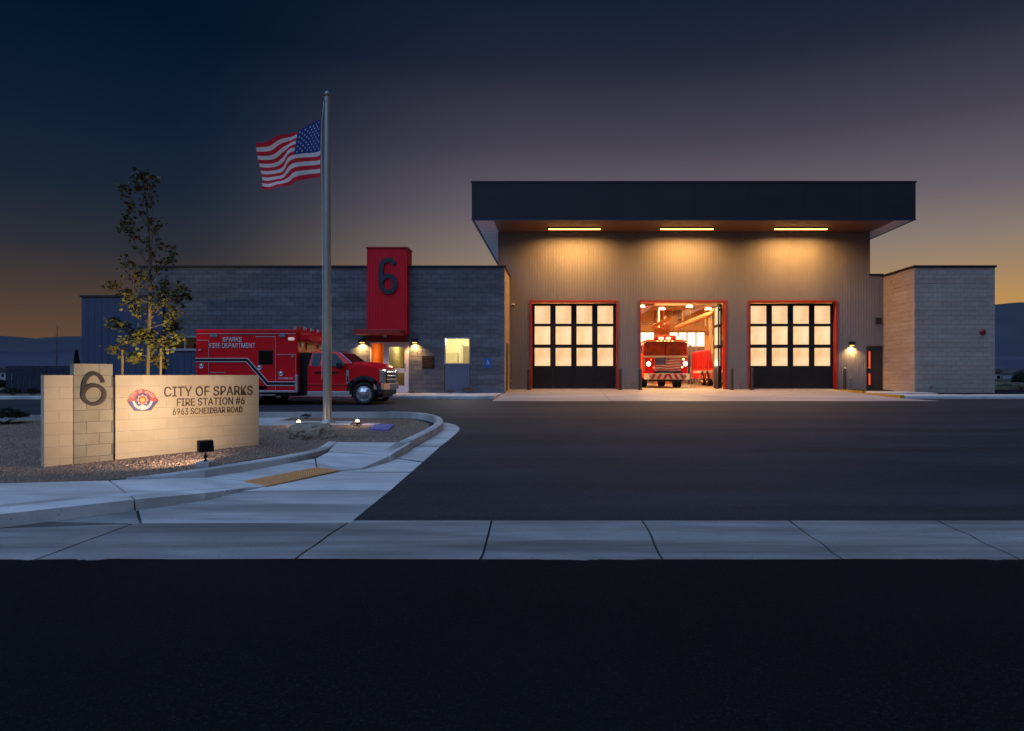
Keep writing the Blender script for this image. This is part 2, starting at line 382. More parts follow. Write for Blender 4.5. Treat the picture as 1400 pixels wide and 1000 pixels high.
# valley gutter: one slab between each pair of joints
gut = thing('gutter', None, None, (0, 6.3, 0), kind='structure')
J = [(-60, -60)]
jt = [(-180, -640), (193, 40), (480, 399), (672, 655), (878, 908), (1080, 1158), (1283, 1400), (1480, 1650), (1700, 1900), (2100, 2300)]
jt = [(at(a, 714)[0], at(c, 770)[0]) for a, c in jt]
jt = [(-40, -40), (-25, -25)]+jt+[(40, 40)]
def bent(p, q, y0, y1, seed, n=5, amp=.02):
    rs = random.Random(seed); return [(p+(q-p)*i/n+(rs.uniform(-amp, amp) if 0 < i < n else 0), y0+(y1-y0)*i/n) for i in range(n+1)]
for i in range(len(jt)-1):
    l_ = bent(jt[i][0], jt[i][1], 7.05, 5.58, i); r_ = bent(jt[i+1][0], jt[i+1][1], 7.05, 5.58, i+1)
    pts = [(x+.011, y) for x, y in l_]+[(x-.011, y) for x, y in r_[::-1]]
    drape('slab', pts, concrete, .012, .1, gut)
drape('joint_filler', [(-39.9, 5.6), (39.9, 5.6), (39.9, 7.03), (-39.9, 7.03)], joint_m, -.006, .05, gut)

# driveway flare, sidewalk, ramp
P = lambda px, py, dz=0.0: at(px, py, dz)
flare = thing('driveway_apron', None, None, tuple(P(400, 690)), kind='structure')
G = .012
kerb_face = [P(-500, 752, G), P(-120, 727, G), P(0, 712, G), P(100, 700, G), P(184, 692, G), P(280, 681, G), P(340, 670, G), P(366, 665, G), P(464, 645, G), P(535, 628, G), P(575, 607, G), P(598, 594, G), P(606, 583, G), P(600, 576.5, G)]
asph = [P(480, 714, G), P(524, 679, G), P(552, 654, G), P(580, 630.6, G), P(601.4, 611, G), P(618, 598, G), P(626.5, 590, G), P(628.6, 586, G), P(624, 581.5, G), P(612, 578.5, G), P(603, 577, G)]
# split into slabs at joints
mid = P(193, 716, G)
slab('slab', [Vector((kerb_face[0].x, 7.06, .03+G)), P(190, 716.4, G), P(184, 692.4, G), kerb_face[3], kerb_face[2], kerb_face[1], kerb_face[0]], concrete, flare)
slab('slab', [P(195, 715.8, G), P(479, 714.6, G), P(524, 678, G), P(532, 671.8, G), P(440, 671.2, G), P(331, 672.6, G), kerb_face[5], P(188, 691.6, G)], mat('flare_concrete_half_lit', (.48, .47, .45), (.38, .37, .355), 3.0, .85, bump=.15, bscale=120, c3=(.30, .29, .275), s3=1.0, stretch=(.5, 1.8, 1), spec=.3, streak=((.19, .18, .17), .8, 26, .85), specks=((.25, .24, .22), 52, .991)), flare)  # mid-tone concrete paints the light fading from ramp to gutter
slab('slab', [P(533, 670.9, G), P(561, 646.6, G), P(510, 646.4, G), P(462, 645.7, G), kerb_face[7], kerb_face[6], P(332, 671.7, G), P(440, 670.3, G)], walk_lit_m, flare)
slab('slab', [P(562, 645.7, G), P(577, 632.5, G), P(537, 626.5, G), P(500, 639.2, G), P(464, 644.9, G), P(510, 645.6, G)], walk_lit_m, flare)
slab('slab', [P(579, 631, G), asph[4], P(570, 610.5, G), P(538.5, 625.6, G)], walk_lit_m, flare)
slab('slab', [P(602.5, 610.2, G), asph[5], asph[6], asph[7], asph[8], asph[9], asph[10], kerb_face[13], kerb_face[12], kerb_face[11], P(571.5, 609.6, G)], walk_lit_m, flare)
slab('joint_filler', [P(188, 718, .0), P(480, 714, .0), asph[3]-Vector((0, 0, .012)), P(600, 611, 0), P(540, 627, 0), P(454, 648, 0), P(366, 667, 0), P(184, 694, 0)], joint_m, flare, .04)

# sidewalk slabs, stepping down to the ramp
walk = thing('sidewalk', None, None, tuple(P(200, 670, .15)), kind='structure')
slab('slab', [P(-500, 735, .15), P(-120, 716, .15), P(0, 703.5, .15), P(183, 683.2, .14), P(148, 657.2, .15), P(0, 661, .15), P(-500, 667, .15)], walk_lit_m, walk, .16)
slab('slab', [P(186, 683, .14), P(280, 674.3, .10), P(330, 668, .05), P(365, 664.6, .02), P(334, 657.7, .075), P(280, 653.4, .13), P(171, 656, .15), P(151, 657, .15)], walk_lit_m, walk, .16)
slab('slab', [P(336, 657.2, .075), P(432, 639, .10), P(430, 627.5, .135), P(391, 634, .14), P(282, 653, .13)], walk_lit_m, walk, .12)
slab('slab', [P(434, 639, .10), P(464, 643, .03), P(495, 640, .04), P(533, 623.6, .11), P(449, 618.4, .145), P(432, 627, .135)], walk_lit_m, walk, .12)
slab('slab', [P(449, 617.2, .145), P(534, 622.4, .115), P(563, 605, .15), P(460.6, 604.6, .15), ], walk_lit_m, walk, .12)
slab('joint_filler', [P(150, 658, .12), P(186, 683, .11), P(365, 665, .005), P(464, 644, .015), P(534, 623, .08), P(560, 606, .12), P(461, 605.5, .12), P(392, 635, .11), P(280, 654, .10)], joint_m, walk, .02)
# tactile paving with its domes
tq = [P(334, 657.9, .083), P(365.5, 664.3, .03), P(464, 643.2, .036), P(432, 639.2, .108)]
tact = thing('tactile_paving', 'ochre tactile paving panel with rows of small domes on the sidewalk ramp', 'paving', tuple(tq[0]))
tm = mat('tactile_ochre', (.80, .38, .14), (.70, .32, .11), 12, .7)
slab('panel', tq, tm, tact, .012)
b = B()
for i in range(30):
    for j in range(11):
        u, v = (i+.5)/30, (j+.5)/11; p = tq[0].lerp(tq[3], u).lerp(tq[1].lerp(tq[2], u), v)
        b.lathe([(.018, 0), (.016, .005), (.008, .008), (0.0005, .009)], p, n=6)
b.build('domes', tm, tact, smooth=True, kind='stuff')

# kerbs: polylines swept with a box section
def kerb(name, pts, w, h, side=1, m=concrete_lit, hs=None, parent=None, kind='structure', back=True):
    """pts on the face line at gutter level; the kerb stands h high behind them"""
    n = len(pts); b = B(); sec = []
    for i, p in enumerate(pts):
        d = (pts[min(i+1, n-1)]-pts[max(i-1, 0)]); d.z = 0; d.normalize(); q = Vector((-d.y, d.x, 0))*side; hh = hs[i] if hs else h
        bw = .025
        sec.append([p+Vector((0, 0, -.15)), p+q*.012+Vector((0, 0, hh-.02)), p+q*(bw+.012)+Vector((0, 0, hh)), p+q*w+Vector((0, 0, hh)), p+q*w+Vector((0, 0, -.15))])
    for s_ in sec: b.v += [tuple(v) for v in s_]
    for i in range(n-1):
        for k in range(4): a = i*5+k; b.f.append((a, a+1, a+6, a+5))
    b.f.append((0, 1, 2, 3, 4)); b.f.append(tuple((n-1)*5+k for k in (4, 3, 2, 1, 0)))
    o = b.build(name, m, parent, smooth=True)
    if parent is None: o['kind'] = kind
    return o
def smooth_line(pts, n=3):
    for _ in range(n):
        q = [pts[0]]
        for a, c in zip(pts, pts[1:]): q += [a.lerp(c, .25), a.lerp(c, .75)]
        pts = q+[pts[-1]]
    return pts
# low kerb along the street sidewalk
kerb('kerb', [P(-500, 752, G), P(-120, 727, G), P(0, 712.5, G), P(100, 700.8, G), P(184, 692.5, G), P(280, 681.2, G), P(340, 670.2, G), P(364, 665, G)], .14, .15, 1, hs=[.153, .153, .153, .153, .143, .10, .05, .02])
# return kerb round the planter nose
ret = [P(497, 640.5, G), P(536, 627, G), P(560, 614.5, G), P(579, 605, G), P(597, 594.5, G), P(605.5, 587.5, G), P(607, 583, G), P(603.5, 578.5, G), P(590, 574, G), P(568, 571.5, G), P(535, 570.5, G)]
ret = smooth_line(ret, 2)
kerb('planter_kerb', ret, .16, .15, 1, hs=[.02+min(1, i/8)*.14 for i in range(len(ret))])
bk = [P(540, 570.6, G), P(440, 570.6, G), P(320, 571, G), P(60, 575, G), P(-200, 578, G), P(-700, 586, G)]
kerb('drive_kerb', bk, .16, .15, 1)
# retaining kerb behind the ramp
rk = [P(171, 656, .15), P(225, 654.8, .14), P(280, 653.4, .13), P(335, 644.5, .135), P(391, 634, .14), P(425, 625, .145), P(447, 617, .15), P(461, 604.8, .15)]
kerb('ramp_kerb', rk, .15, .1, 1, hs=[.01, .055, .115, .115, .10, .075, .045, .015])

# gravel planter
def gz(x, y):
    z = zg(y)+.135
    return z
gp = [P(-500, 668, .13), P(0, 661.5, .13), P(150, 657.8, .13), P(165, 655.6, .14), P(225, 650.6, .16), P(280, 645, .17), P(335, 635.5, .18), P(389, 626, .17), P(421, 619, .16), P(442, 612.6, .15), P(458, 604.2, .14), P(556, 604.4, .14), P(570, 598, .14), P(583, 590.5, .14), P(588, 584.5, .14), P(587, 579.5, .14), P(579, 576.2, .14), P(562, 573.4, .14), P(535, 571.6, .14), P(320, 571.2, .14), P(60, 574.5, .14), P(-200, 577.6, .14), P(-700, 585, .14)]
def gravel_z(x, y):
    q = zg(y)+.135
    # mounded slightly behind the ramp kerb
    e = math.exp(-(((x+4.1)/1.5)**2+((y-9.5)/1.1)**2)); return q+.12*e+.012*noise.noise(Vector((x*2, y*2, 1)))
drape('planter_gravel', [(p.x, p.y) for p in gp], gravel_m, .135, .05, sub=.6, zf=gravel_z)
# loose stones, far too many to count
rs = random.Random(11); b = B(); n_st = 0
poly = [(p.x, p.y) for p in gp]
def inside(x, y, poly):
    c = False; j = len(poly)-1
    for i in range(len(poly)):
        if (poly[i][1] > y) != (poly[j][1] > y) and x < (poly[j][0]-poly[i][0])*(y-poly[i][1])/(poly[j][1]-poly[i][1])+poly[i][0]: c = not c
        j = i
    return c
while n_st < 26000:
    y = 8.3+9*rs.random()**1.25; x = rs.uniform(-.86*y, -2.4)
    n_st += 1
    if not inside(x, y, poly): continue
    r = rs.uniform(.007, .017)*(1 if rs.random() > .03 else 1.8); z = gravel_z(x, y)+r*.25; a = rs.random()*3; ca, sa = math.cos(a)*r, math.sin(a)*r
    i = len(b.v); hgt = r*rs.uniform(.5, .9)
    b.v += [(x+ca, y+sa, z-r*.5), (x-sa, y+ca*.8, z-r*.5), (x-ca, y-sa, z-r*.5), (x+sa*1.1, y-ca, z-r*.5), (x+ca*.3, y+sa*.3, z+hgt), (x-ca*.4, y-sa*.3, z+hgt*.8)]
    b.f += [(i, i+1, i+4), (i+1, i+2, i+5), (i+1, i+5, i+4), (i+2, i+3, i+5), (i+3, i, i+4), (i+3, i+4, i+5)]
b.build('gravel_stones', mat('gravel_stone', (.36, .25, .18), (.17, .12, .095), 40, .95, rand=.45, spec=.1), fix=False, kind='stuff')

# walk to the flagpole through the planter
wlk = [P(250, 571.5, .16), P(398, 571.0, .16), P(382, 575.5, .16), P(484, 576.2, .16), P(478, 580, .16), P(250, 583, .16)]
slab('flagpole_walk', wlk, concrete_lit, None, .12)

# apron in front of the engine bays, one slab per joint
apr = thing('bay_apron', None, None, (5, 24.4, zg(24.4)), kind='structure')
ax = [-2.54, 1.9, 5.95, 9.9, 13.28]
for i in range(4):
    for (y0, y1) in ((24.4, 28.2), (28.2, 32.5)):
        x0, x1 = ax[i]+.01, ax[i+1]-.01
        pts = [(x0, y0+.01), (x1 if not (i == 3 and y0 < 25) else 14.1, y0+.01), (x1, y1-.01) if not (i == 3 and y0 < 25) else (13.28, 26), (x1, y1-.01), (x0, y1-.01)]
        q = [];
        for p in pts:
            if p not in q: q.append(p)
        drape('slab', q, mat('apron_concrete', (.40, .37, .34), (.32, .30, .275), 2.2, .55, bump=.1, bscale=90, c3=(.25, .225, .20), s3=.5, stretch=(.35, 1.2, 1), spec=.5), .014, .1, apr)
drape('joint_filler', [(-2.5, 24.44), (13.25, 24.44), (13.25, 32.4), (-2.5, 32.4)], joint_m, .006, .04, apr)

# raised walks in front of the two wings
WZ = .797
def pad(name, x0, x1, y0, y1, m=concrete_lit, jt=2.2):
    t_ = thing(name, None, None, (x0, y0, WZ), kind='structure'); x = x0
    while x < x1-.01:
        xe = min(x+jt, x1); B().box(x+.006, xe-.006, y0, y1, WZ-.2, WZ).build('slab', m, t_); x = xe
    B().box(x0+.02, x1-.02, y0+.02, y1, WZ-.2, WZ-.012).build('joint_filler', joint_m, t_)
    return t_
pad('entrance_walk', -14.2, -2.56, 25.55, 29.32)
kerb('lot_kerb', [Vector((-60, 25.4, zg(25.4))), Vector((-2.9, 25.4, zg(25.4)))], .15, .132, 1)
kerb('lot_kerb', [Vector((13.5, 25.75, zg(25.75))), Vector((60, 25.75, zg(25.75)))], .15, .12, 1, m=mat('grey_kerb', (.50, .50, .50), (.42, .42, .43), 4, .8))  # right-hand kerb in plain grey concrete
B().box(13.46, 34, 25.9, 27.5, WZ-.2, WZ-.002).build('right_walk', concrete_lit, None, kind='structure')
B().box(13.46, 15.76, 27.5, 32.1, WZ-.2, WZ+.05).build('service_walk', concrete_lit, None, kind='structure')
yk = thing('painted_kerb', 'yellow painted kerb beside the bay apron leading to the grey side door', 'kerb', (13.37, 28, .85))
B().box(13.3, 13.46, 25.76, 29.0, .6, WZ+.02).build('kerb_stone', mat('kerb_yellow', (.50, .28, .01), (.40, .21, .01), 9, .6), yk, bevel=.012)
B().box(13.3, 13.46, 29.01, 32.05, .6, .90).build('kerb_stone', MATS['kerb_yellow'], yk, bevel=.012)

# planting strips, left end of the far kerb and beyond
B().box(-60, -14.25, 25.56, 35, .5, .775).build('planting_strip', gravel_m, None, kind='structure')

# hills
def hills(name, x0, x1, y0, depth, hfun, m, nx=90, ny=14, seed=0):
    b = B()
    for j in range(ny+1):
        v = j/ny; prof = math.sin(min(v*1.15, 1)*math.pi/2)**1.2
        for i in range(nx+1):
            x = x0+(x1-x0)*i/nx; h = hfun(x)
            r = noise.fractal(Vector((x*.0022, v*2.2, seed)), 1, 2, 5)*.16*h*(1-v)*prof
            b.v.append((x, y0+depth*v, -1+max(0, h*prof+r)))
    for j in range(ny):
        for i in range(nx): k = j*(nx+1)+i; b.f.append((k, k+1, k+nx+2, k+nx+1))
    b.build(name, m, smooth=True, fix=False, kind='structure')
hm1 = mat('hill_far_haze', (.070, .072, .090), (.056, .06, .078), .004, .95, spec=.05, c3=(.055, .06, .08), s3=.003)  # bluish distance haze put into both hill colours
hm2 = mat('hill_near_haze', (.06, .065, .10), (.085, .085, .11), .01, .95, spec=.05, c3=(.045, .05, .085), s3=.004)
def interp(tab, x):
    if x <= tab[0][0]: return tab[0][1]
    for (a, u), (c, v) in zip(tab, tab[1:]):
        if x <= c:
            t_ = (x-a)/(c-a); t_ = t_*t_*(3-2*t_); return u+(v-u)*t_
    return tab[-1][1]
Yh = 4031
tabL = [(wx(-900, Yh), 330), (wx(-300, Yh), 290), (wx(0, Yh), (513-459)*Yh/F), (wx(40, Yh), (513-462)*Yh/F), (wx(80, Yh), (513-465.5)*Yh/F), (wx(95, Yh), (513-461)*Yh/F), (wx(115, Yh), (513-460)*Yh/F), (wx(300, Yh), 190), (wx(700, Yh), 150), (wx(1000, Yh), 250), (wx(1250, Yh), 400), (wx(1360, Yh), (513-416)*Yh/F), (wx(1382, Yh), (513-414.5)*Yh/F), (wx(1402, Yh), (513-417)*Yh/F), (wx(1600, Yh), 380), (wx(2200, Yh), 250)]
hills('mountains', wx(-1300, Yh), wx(2400, Yh), 2900, 1300, lambda x: interp(tabL, x), hm1, nx=260)
Yn = 1900
tabN = [(wx(-900, Yn), 80), (wx(0, Yn), (513-478)*Yn/F), (wx(60, Yn), (513-485)*Yn/F), (wx(115, Yn), (513-480)*Yn/F), (wx(700, Yn), 30), (wx(1360, Yn), (513-487)*Yn/F), (wx(1500, Yn), 60), (wx(2300, Yn), 90)]
hills('foothills', wx(-1300, Yn), wx(2400, Yn), 1100, 900, lambda x: interp(tabN, x), hm2, nx=200, seed=4)

# =================================================================== THE FIRE STATION
Y0 = 32.14      # engine bay front
YW = 29.3       # wings' front
FZ = .887
st = thing('fire_station', 'low modern fire station with dark flat canopy, three engine bays and grey block wings', 'fire station', (5.95, Y0, FZ))
BL, BH = .406, .2032
roof_m = mat('roof_membrane', (.66, .65, .63), (.58, .57, .55), 1, .8)  # unseen wing roofs, made pale to bounce skylight under the canopy sides
n_single = 0
def cmu_wall(a0, a1, z0, z1, mapf, holes, mb, mm, blen=BL, bh=BH, single=False):
    global n_single
    """running-bond block wall on a plane; mapf(a, z, d) -> world, d = outwards"""
    b = B(); m_ = B(); row = 0; z = z0
    while z < z1-.03:
        zt = min(z+bh, z1); mid_ = (z+zt)/2
        iv = [(a0, a1)]
        for (ha, hb, hz0, hz1) in holes:
            if hz0 < mid_ < hz1:
                nv = []
                for (p, q) in iv:
                    if hb <= p or ha >= q: nv.append((p, q)); continue
                    if ha > p: nv.append((p, ha))
                    if hb < q: nv.append((hb, q))
                iv = nv
        for (p, q) in iv:
            m_.hexa([mapf(p, z, -.2), mapf(q, z, -.2), mapf(q, z, -.008), mapf(p, z, -.008), mapf(p, zt, -.2), mapf(q, zt, -.2), mapf(q, zt, -.008), mapf(p, zt, -.008)])
            s0 = a0+(0 if row % 2 else -blen/2); k = math.floor((p-s0)/blen)
            while s0+k*blen < q-.01:
                u0 = max(p, s0+k*blen)+.005; u1 = min(q, s0+(k+1)*blen)-.005; k += 1
                if u1-u0 < .03: continue
                e = random.uniform(0, .003); c = .004
                za, zb = z+.004, zt-.004
                P4 = [(u0, za), (u1, za), (u1, zb), (u0, zb)]; keep = b
                if single and n_single < 300: b = B(); n_single += 1
                i = len(b.v)
                b.v += [tuple(mapf(x_, z_, -.01)) for x_, z_ in P4]
                b.v += [tuple(mapf(x_+(c if x_ == u0 else -c), z_+(c if z_ == za else -c), e)) for x_, z_ in P4]
                b.f += [(i+4, i+5, i+6, i+7)]+[(i+j, i+(j+1) % 4, i+4+(j+1) % 4, i+4+j) for j in range(4)]
                if keep is not b: b.build('block', mb, st, fix=False); b = keep
        z += bh; row += 1
    if b.v: b.build('blocks', mb, st, fix=True, kind='stuff')
    m_.build('mortar', mm, st)
front = lambda Y: (lambda a, z, d: (a, Y-d, z))
# --- left wing: holes are (x0, x1, z0, z1)
WX0, WX1, WTOP = -18.73, -2.48, 6.39
pxw = lambda px: wx(px, YW); pzw = lambda py: wz(py, YW)
GZ = WZ
win = (pxw(607.6), pxw(643), pzw(498.5), pzw(461.7))
ent = (pxw(506), pxw(559), GZ, pzw(468))
clere = (pxw(221), pxw(300), pzw(479), pzw(460))
holes = [(win[0], win[1], GZ, win[3]), ent, clere, (-18.73, clere[1], GZ, clere[2]-.02), (-18.73, -17.6, GZ, 5.09)]
cmu_wall(WX0, WX1, GZ, WTOP, front(YW), holes, cmu_dark, mortar_m)
# side of the left wing that faces the apron, side door in it
cmu_wall(YW, Y0, FZ-.05, WTOP, lambda a, z, d: (WX1+d, a, z), [(30.2, 31.2, .7, 3.05)], cmu_light, mortar_l)
B().box(WX1-.05, WX1-.02, 30.2, 31.2, FZ, 3.05).build('side_door', door_m, st)
B().box(WX0-.06, WX1+.06, YW-.06, YW+.26, WTOP, WTOP+.08).build('parapet_cap', cap_m, st)
B().box(WX1-.24, WX1+.06, YW+.26, 51, WTOP, WTOP+.08).build('parapet_cap', cap_m, st)
B().box(WX0+.1, WX1-.2, YW+.2, 51, WTOP-.5, WTOP-.4).build('roof', roof_m, st)
B().box(WX0, WX1-.2, 51, 51.2, GZ, WTOP).build('rear_wall', cmu_dark, st)
B().box(WX0, WX0+.2, YW+.2, 51, 4.9, WTOP).build('end_wall', cmu_dark, st)
# --- low blue block at the far left
def siding(name, x0, x1, z0, z1, Y, m, parent=st, per=.13, flat=.08, dep=.0055, holes=(), axis='x', sgn=-1):
    b = B(); x = x0; prof = []
    while x < x1-1e-4:
        for dx, dd in ((0, 0), (flat, 0), (flat+.012, dep), (per-.012, dep)):
            if x+dx < x1: prof.append((x+dx, dd))
        x += per
    prof.append((x1, 0))
    cuts = sorted({z0, z1}|{h[2] for h in holes}|{h[3] for h in holes}); cuts = [c for c in cuts if z0 <= c <= z1]
    xsn = sorted({h[0] for h in holes}|{h[1] for h in holes})
    # insert exact hole edges in the profile
    for e in xsn:
        for i in range(len(prof)-1):
            if prof[i][0] < e < prof[i+1][0]:
                t_ = (e-prof[i][0])/(prof[i+1][0]-prof[i][0]); prof.insert(i+1, (e, prof[i][1]+(prof[i+1][1]-prof[i][1])*t_)); break
    for (za, zb) in zip(cuts, cuts[1:]):
        for (p, q) in zip(prof, prof[1:]):
            mx_, mz_ = (p[0]+q[0])/2, (za+zb)/2
            if any(h[0] < mx_ < h[1] and h[2] < mz_ < h[3] for h in holes): continue
            if axis == 'x': b.face([(p[0], Y+sgn*p[1], za), (q[0], Y+sgn*q[1], za), (q[0], Y+sgn*q[1], zb), (p[0], Y+sgn*p[1], zb)])
            else: b.face([(Y+sgn*p[1], p[0], za), (Y+sgn*q[1], q[0], za), (Y+sgn*q[1], q[0], zb), (Y+sgn*p[1], p[0], zb)])
    return b.build(name, m, parent)
siding('siding', -21.2, -17.6, GZ-.1, 5.05, YW-.15, siding_blue, per=.3, flat=.27, dep=.012)
B().box(-21.2, -17.6, YW-.12, YW+8, GZ-.1, 5.05).build('wall', siding_blue, st)
B().box(-21.26, -17.55, YW-.2, YW+8, 5.05, 5.13).build('parapet_cap', cap_m, st)
siding('siding', -17.6, clere[1], GZ, clere[2]-.03, YW-.03, siding_blue, per=.3, flat=.27, dep=.012)
B().box(-17.6, clere[1], YW-.02, YW+.1, GZ, clere[2]-.03).build('wall', siding_blue, st)
B().box(-17.6, clere[1]+.02, YW-.09, YW+.05, clere[2]-.03, clere[2]+.03).build('window_sill', alu_m, st)

def window(x0, x1, z0, z1, Y, mull=(), fr=.06, m=alu_m, pane=None, parent=st, name='window'):
    b = B(); b.box(x0, x0+fr, Y-.03, Y+.08, z0, z1); b.box(x1-fr, x1, Y-.03, Y+.08, z0, z1)
    b.box(x0+fr, x1-fr, Y-.03, Y+.08, z0, z0+fr); b.box(x0+fr, x1-fr, Y-.03, Y+.08, z1-fr, z1)
    for xm in mull: b.box(xm-fr/2, xm+fr/2, Y-.028, Y+.08, z0+fr, z1-fr)
    w_ = b.build(name, m, parent)
    ed = [x0]+list(mull)+[x1]
    for a, c in zip(ed, ed[1:]):
        B().face([(a+fr*.9, Y+.03, z0+fr*.9), (c-fr*.9, Y+.03, z0+fr*.9), (c-fr*.9, Y+.03, z1-fr*.9), (a+fr*.9, Y+.03, z1-fr*.9)]).build('pane', pane or glass('window_glass'), w_)
    return w_
def room(name, x0, x1, y0, y1, z0, z1, m, parent=st):
    b = B()
    b.box(x0-.05, x0, y0, y1, z0-.05, z1+.05); b.box(x1, x1+.05, y0, y1, z0-.05, z1+.05)
    b.box(x0, x1, y1, y1+.05, z0-.05, z1+.05); b.box(x0, x1, y0, y1, z0-.05, z0); b.box(x0, x1, y0, y1, z1, z1+.05)
    return b.build(name, m, parent)
# office window
window(win[0], win[1], win[2], win[3], YW, fr=.055)
siding('siding', win[0]+.02, win[1]-.02, GZ, win[2], YW+.01, mat('blue_panel', (.12, .15, .22), (.10, .13, .20), 2, .5), per=.1, flat=.06, dep=.015)
B().box(win[0], win[1], YW+.05, YW+.15, GZ, win[2]).build('wall', mortar_m, st)
yel = mat('cream_wall', (.78, .72, .42), (.72, .66, .38), 1, .8)
room('office', win[0]-1.0, win[1]+.6, YW+.2, YW+3.2, GZ, 3.7, yel)
rx = win[1]-.36
B().box(-4.76, -4.46, YW+3.0, YW+3.15, GZ, 3.02).build('inner_door', mat('inner_door_brown', (.20, .13, .05), rough=.6), st)
B().box(-4.86, -4.765, YW+3.02, YW+3.15, GZ, 3.1).build('door_trim', mat('door_trim_pale', (.5, .45, .3), rough=.6), st)
B().box(-5.9, -5.02, YW+2.85, YW+3.15, 1.6, 2.68).build('cabinet', mat('cabinet_cream', (.50, .42, .22), rough=.6), st)
lamp('office_light', 'POINT', (win[0]+.5, YW+1.2, 3.3), 240, (1, .90, .66), st, shadow_soft_size=.25)
# clerestory strip
window(clere[0], clere[1], clere[2]+.02, clere[3], YW, mull=(pxw(253), pxw(284)), fr=.05)
tan_r = mat('dim_room', (.34, .26, .17), (.28, .21, .14), 1, .8)
room('meeting_room', clere[0]-.6, clere[1]+.3, YW+.2, YW+4, 1.8, 3.6, tan_r)
for k, (xa, xb) in enumerate(((-17.1, -16.7), (-16.45, -16.3), (-15.9, -15.55))): B().box(xa, xb, YW+1.4, YW+1.5, 2.0, 3.05).build('cabinet', black_m, st)
lamp('meeting_room_light', 'AREA', (-16.3, YW+2.6, 3.5), 14, (1, .62, .28), st, size=1.2)
# red tower
TX0, TX1, TT = pxw(504.6), pxw(558.9), pzw(341.5)
TY = YW-.35
tz0 = pzw(457.5)
siding('tower_siding', TX0, TX1, tz0, TT, TY, red_m, per=.13, flat=.085, dep=.008)
B().box(TX0, TX1, TY+.01, YW+.6, tz0, TT-.01).build('tower', red_m, st)
B().box(TX0-.03, TX1+.03, TY-.05, YW+.63, TT-.01, TT+.05).build('tower_cap', red_frame, st)
B().box(TX0, TX1, TY+.05, YW+.5, ent[3]+.02, tz0).build('lintel', mat('deep_red', (.16, .01, .012), rough=.5), st)
cx0, cx1 = wx(485.7, 28.3), wx(549, 28.3)
B().box(cx0, cx1, 28.05, YW-.02, wz(457.6, 28.3), wz(450.9, 28.3)).build('entrance_canopy', red_frame, st, bevel=.015)
# numeral 6 on the tower: a swept ribbon
def six(c, w, h, t_, m, parent, ux, uz, un, name='numeral'):
    """numeral 6 drawn as a closed outline, extruded"""
    b = B(); c = Vector(c); pts = []
    r = w/2-t_/2; hb = h*.30
    low = -h/2+t_/2
    cl = []
    # stem from upper-right hook down the left side into the bowl
    yt = h/2-t_/2-r*.95
    for k in range(0, 13): a = R(20+(180-20)*k/12); cl.append((math.cos(a)*r*.95, yt+math.sin(a)*r*.95))
    yb = low+r*1.15
    cl += [(-r, yt*.5), (-r, 0), (-r, yb)]
    for k in range(1, 25):
        a = R(180+360*k/24); yy = math.sin(a); cl.append((math.cos(a)*r, yb+yy*(r*1.15)))
    n = len(cl); L_, R_ = [], []
    for i, p in enumerate(cl):
        p0 = cl[max(i-1, 0)]; p1 = cl[min(i+1, n-1)]; dx, dy = p1[0]-p0[0], p1[1]-p0[1]; l_ = math.hypot(dx, dy) or 1
        L_.append((p[0]-dy/l_*t_/2, p[1]+dx/l_*t_/2)); R_.append((p[0]+dy/l_*t_/2, p[1]-dx/l_*t_/2))
    W = lambda p, d: tuple(c+ux*p[0]+uz*p[1]+un*d)
    for i in range(n-1):
        q = [L_[i], R_[i], R_[i+1], L_[i+1]]; e_ = .0005*i
        b.hexa([W(p, 0) for p in q]+[W(p, .04+e_) for p in q])
    return b.build(name, m, parent, fix=True)
ux, uz, un = Vector((1, 0, 0)), Vector((0, 0, 1)), Vector((0, -1, 0))
six((wx(531, TY), TY-.02, wz(377.7, TY)), 25.5*TY/F, 50*TY/F, 6.3*TY/F, mat('numeral_navy', (.018, .028, .055), rough=.45), st, ux, uz, un)
# entrance: sidelight and door
frm = mat('entry_frame', (.72, .64, .70), (.66, .59, .64), 4, .5)
window(ent[0]+.01, pxw(526), GZ+.02, ent[3]-.01, YW+.02, fr=.05, m=frm, name='sidelight')
dx0, dx1 = pxw(526)+.01, ent[1]-.01; dz1 = ent[3]-.01
dr = B(); st_w = .19
zl0, zl1, zu0, zu1 = pzw(527.5), pzw(510), pzw(504), pzw(474.5)
gx0, gx1 = pxw(532), pxw(553)
dr.box(dx0, gx0, YW-.02, YW+.05, GZ+.02, dz1); dr.box(gx1, dx1, YW-.02, YW+.05, GZ+.02, dz1)
dr.box(gx0, gx1, YW-.02, YW+.05, GZ+.02, zl0); dr.box(gx0, gx1, YW-.02, YW+.05, zl1, zu0); dr.box(gx0, gx1, YW-.02, YW+.05, zu1, dz1)
d_o = dr.build('entrance_door', frm, st)
for a, c in ((zl0, zl1), (zu0, zu1)): B().box(gx0, gx1, YW+.01, YW+.02, a, c).build('pane', glass('door_glass', (.8, .8, .78)), d_o)
B().box(gx1+.03, gx1+.055, YW-.09, YW-.06, 1.75, 2.1).build('handle', black_m, d_o)
lob = mat('lobby_wall', (.55, .30, .09), (.48, .25, .07), 1, .8)
room('lobby', ent[0]-.4, pxw(526)+.02, YW+.2, YW+3.5, GZ, 3.3, lob)
room('added_vestibule', pxw(526)+.14, ent[1]+.3, YW+.2, YW+3.5, GZ, 3.3, mat('vestibule_wall', (.30, .25, .13), (.24, .20, .10), 1, .8))  # room added to keep the lobby light off the door panes
B().box(ent[0]+.1, ent[0]+.55, YW+2.2, YW+2.8, GZ, 1.65).build('counter', mat('lobby_dark', (.08, .03, .02), rough=.6), st)
B().box(pxw(537), pxw(549), YW+3.2, YW+3.4, 1.5, 2.3).build('poster', mat('lobby_poster', (.25, .23, .15), rough=.6), st)
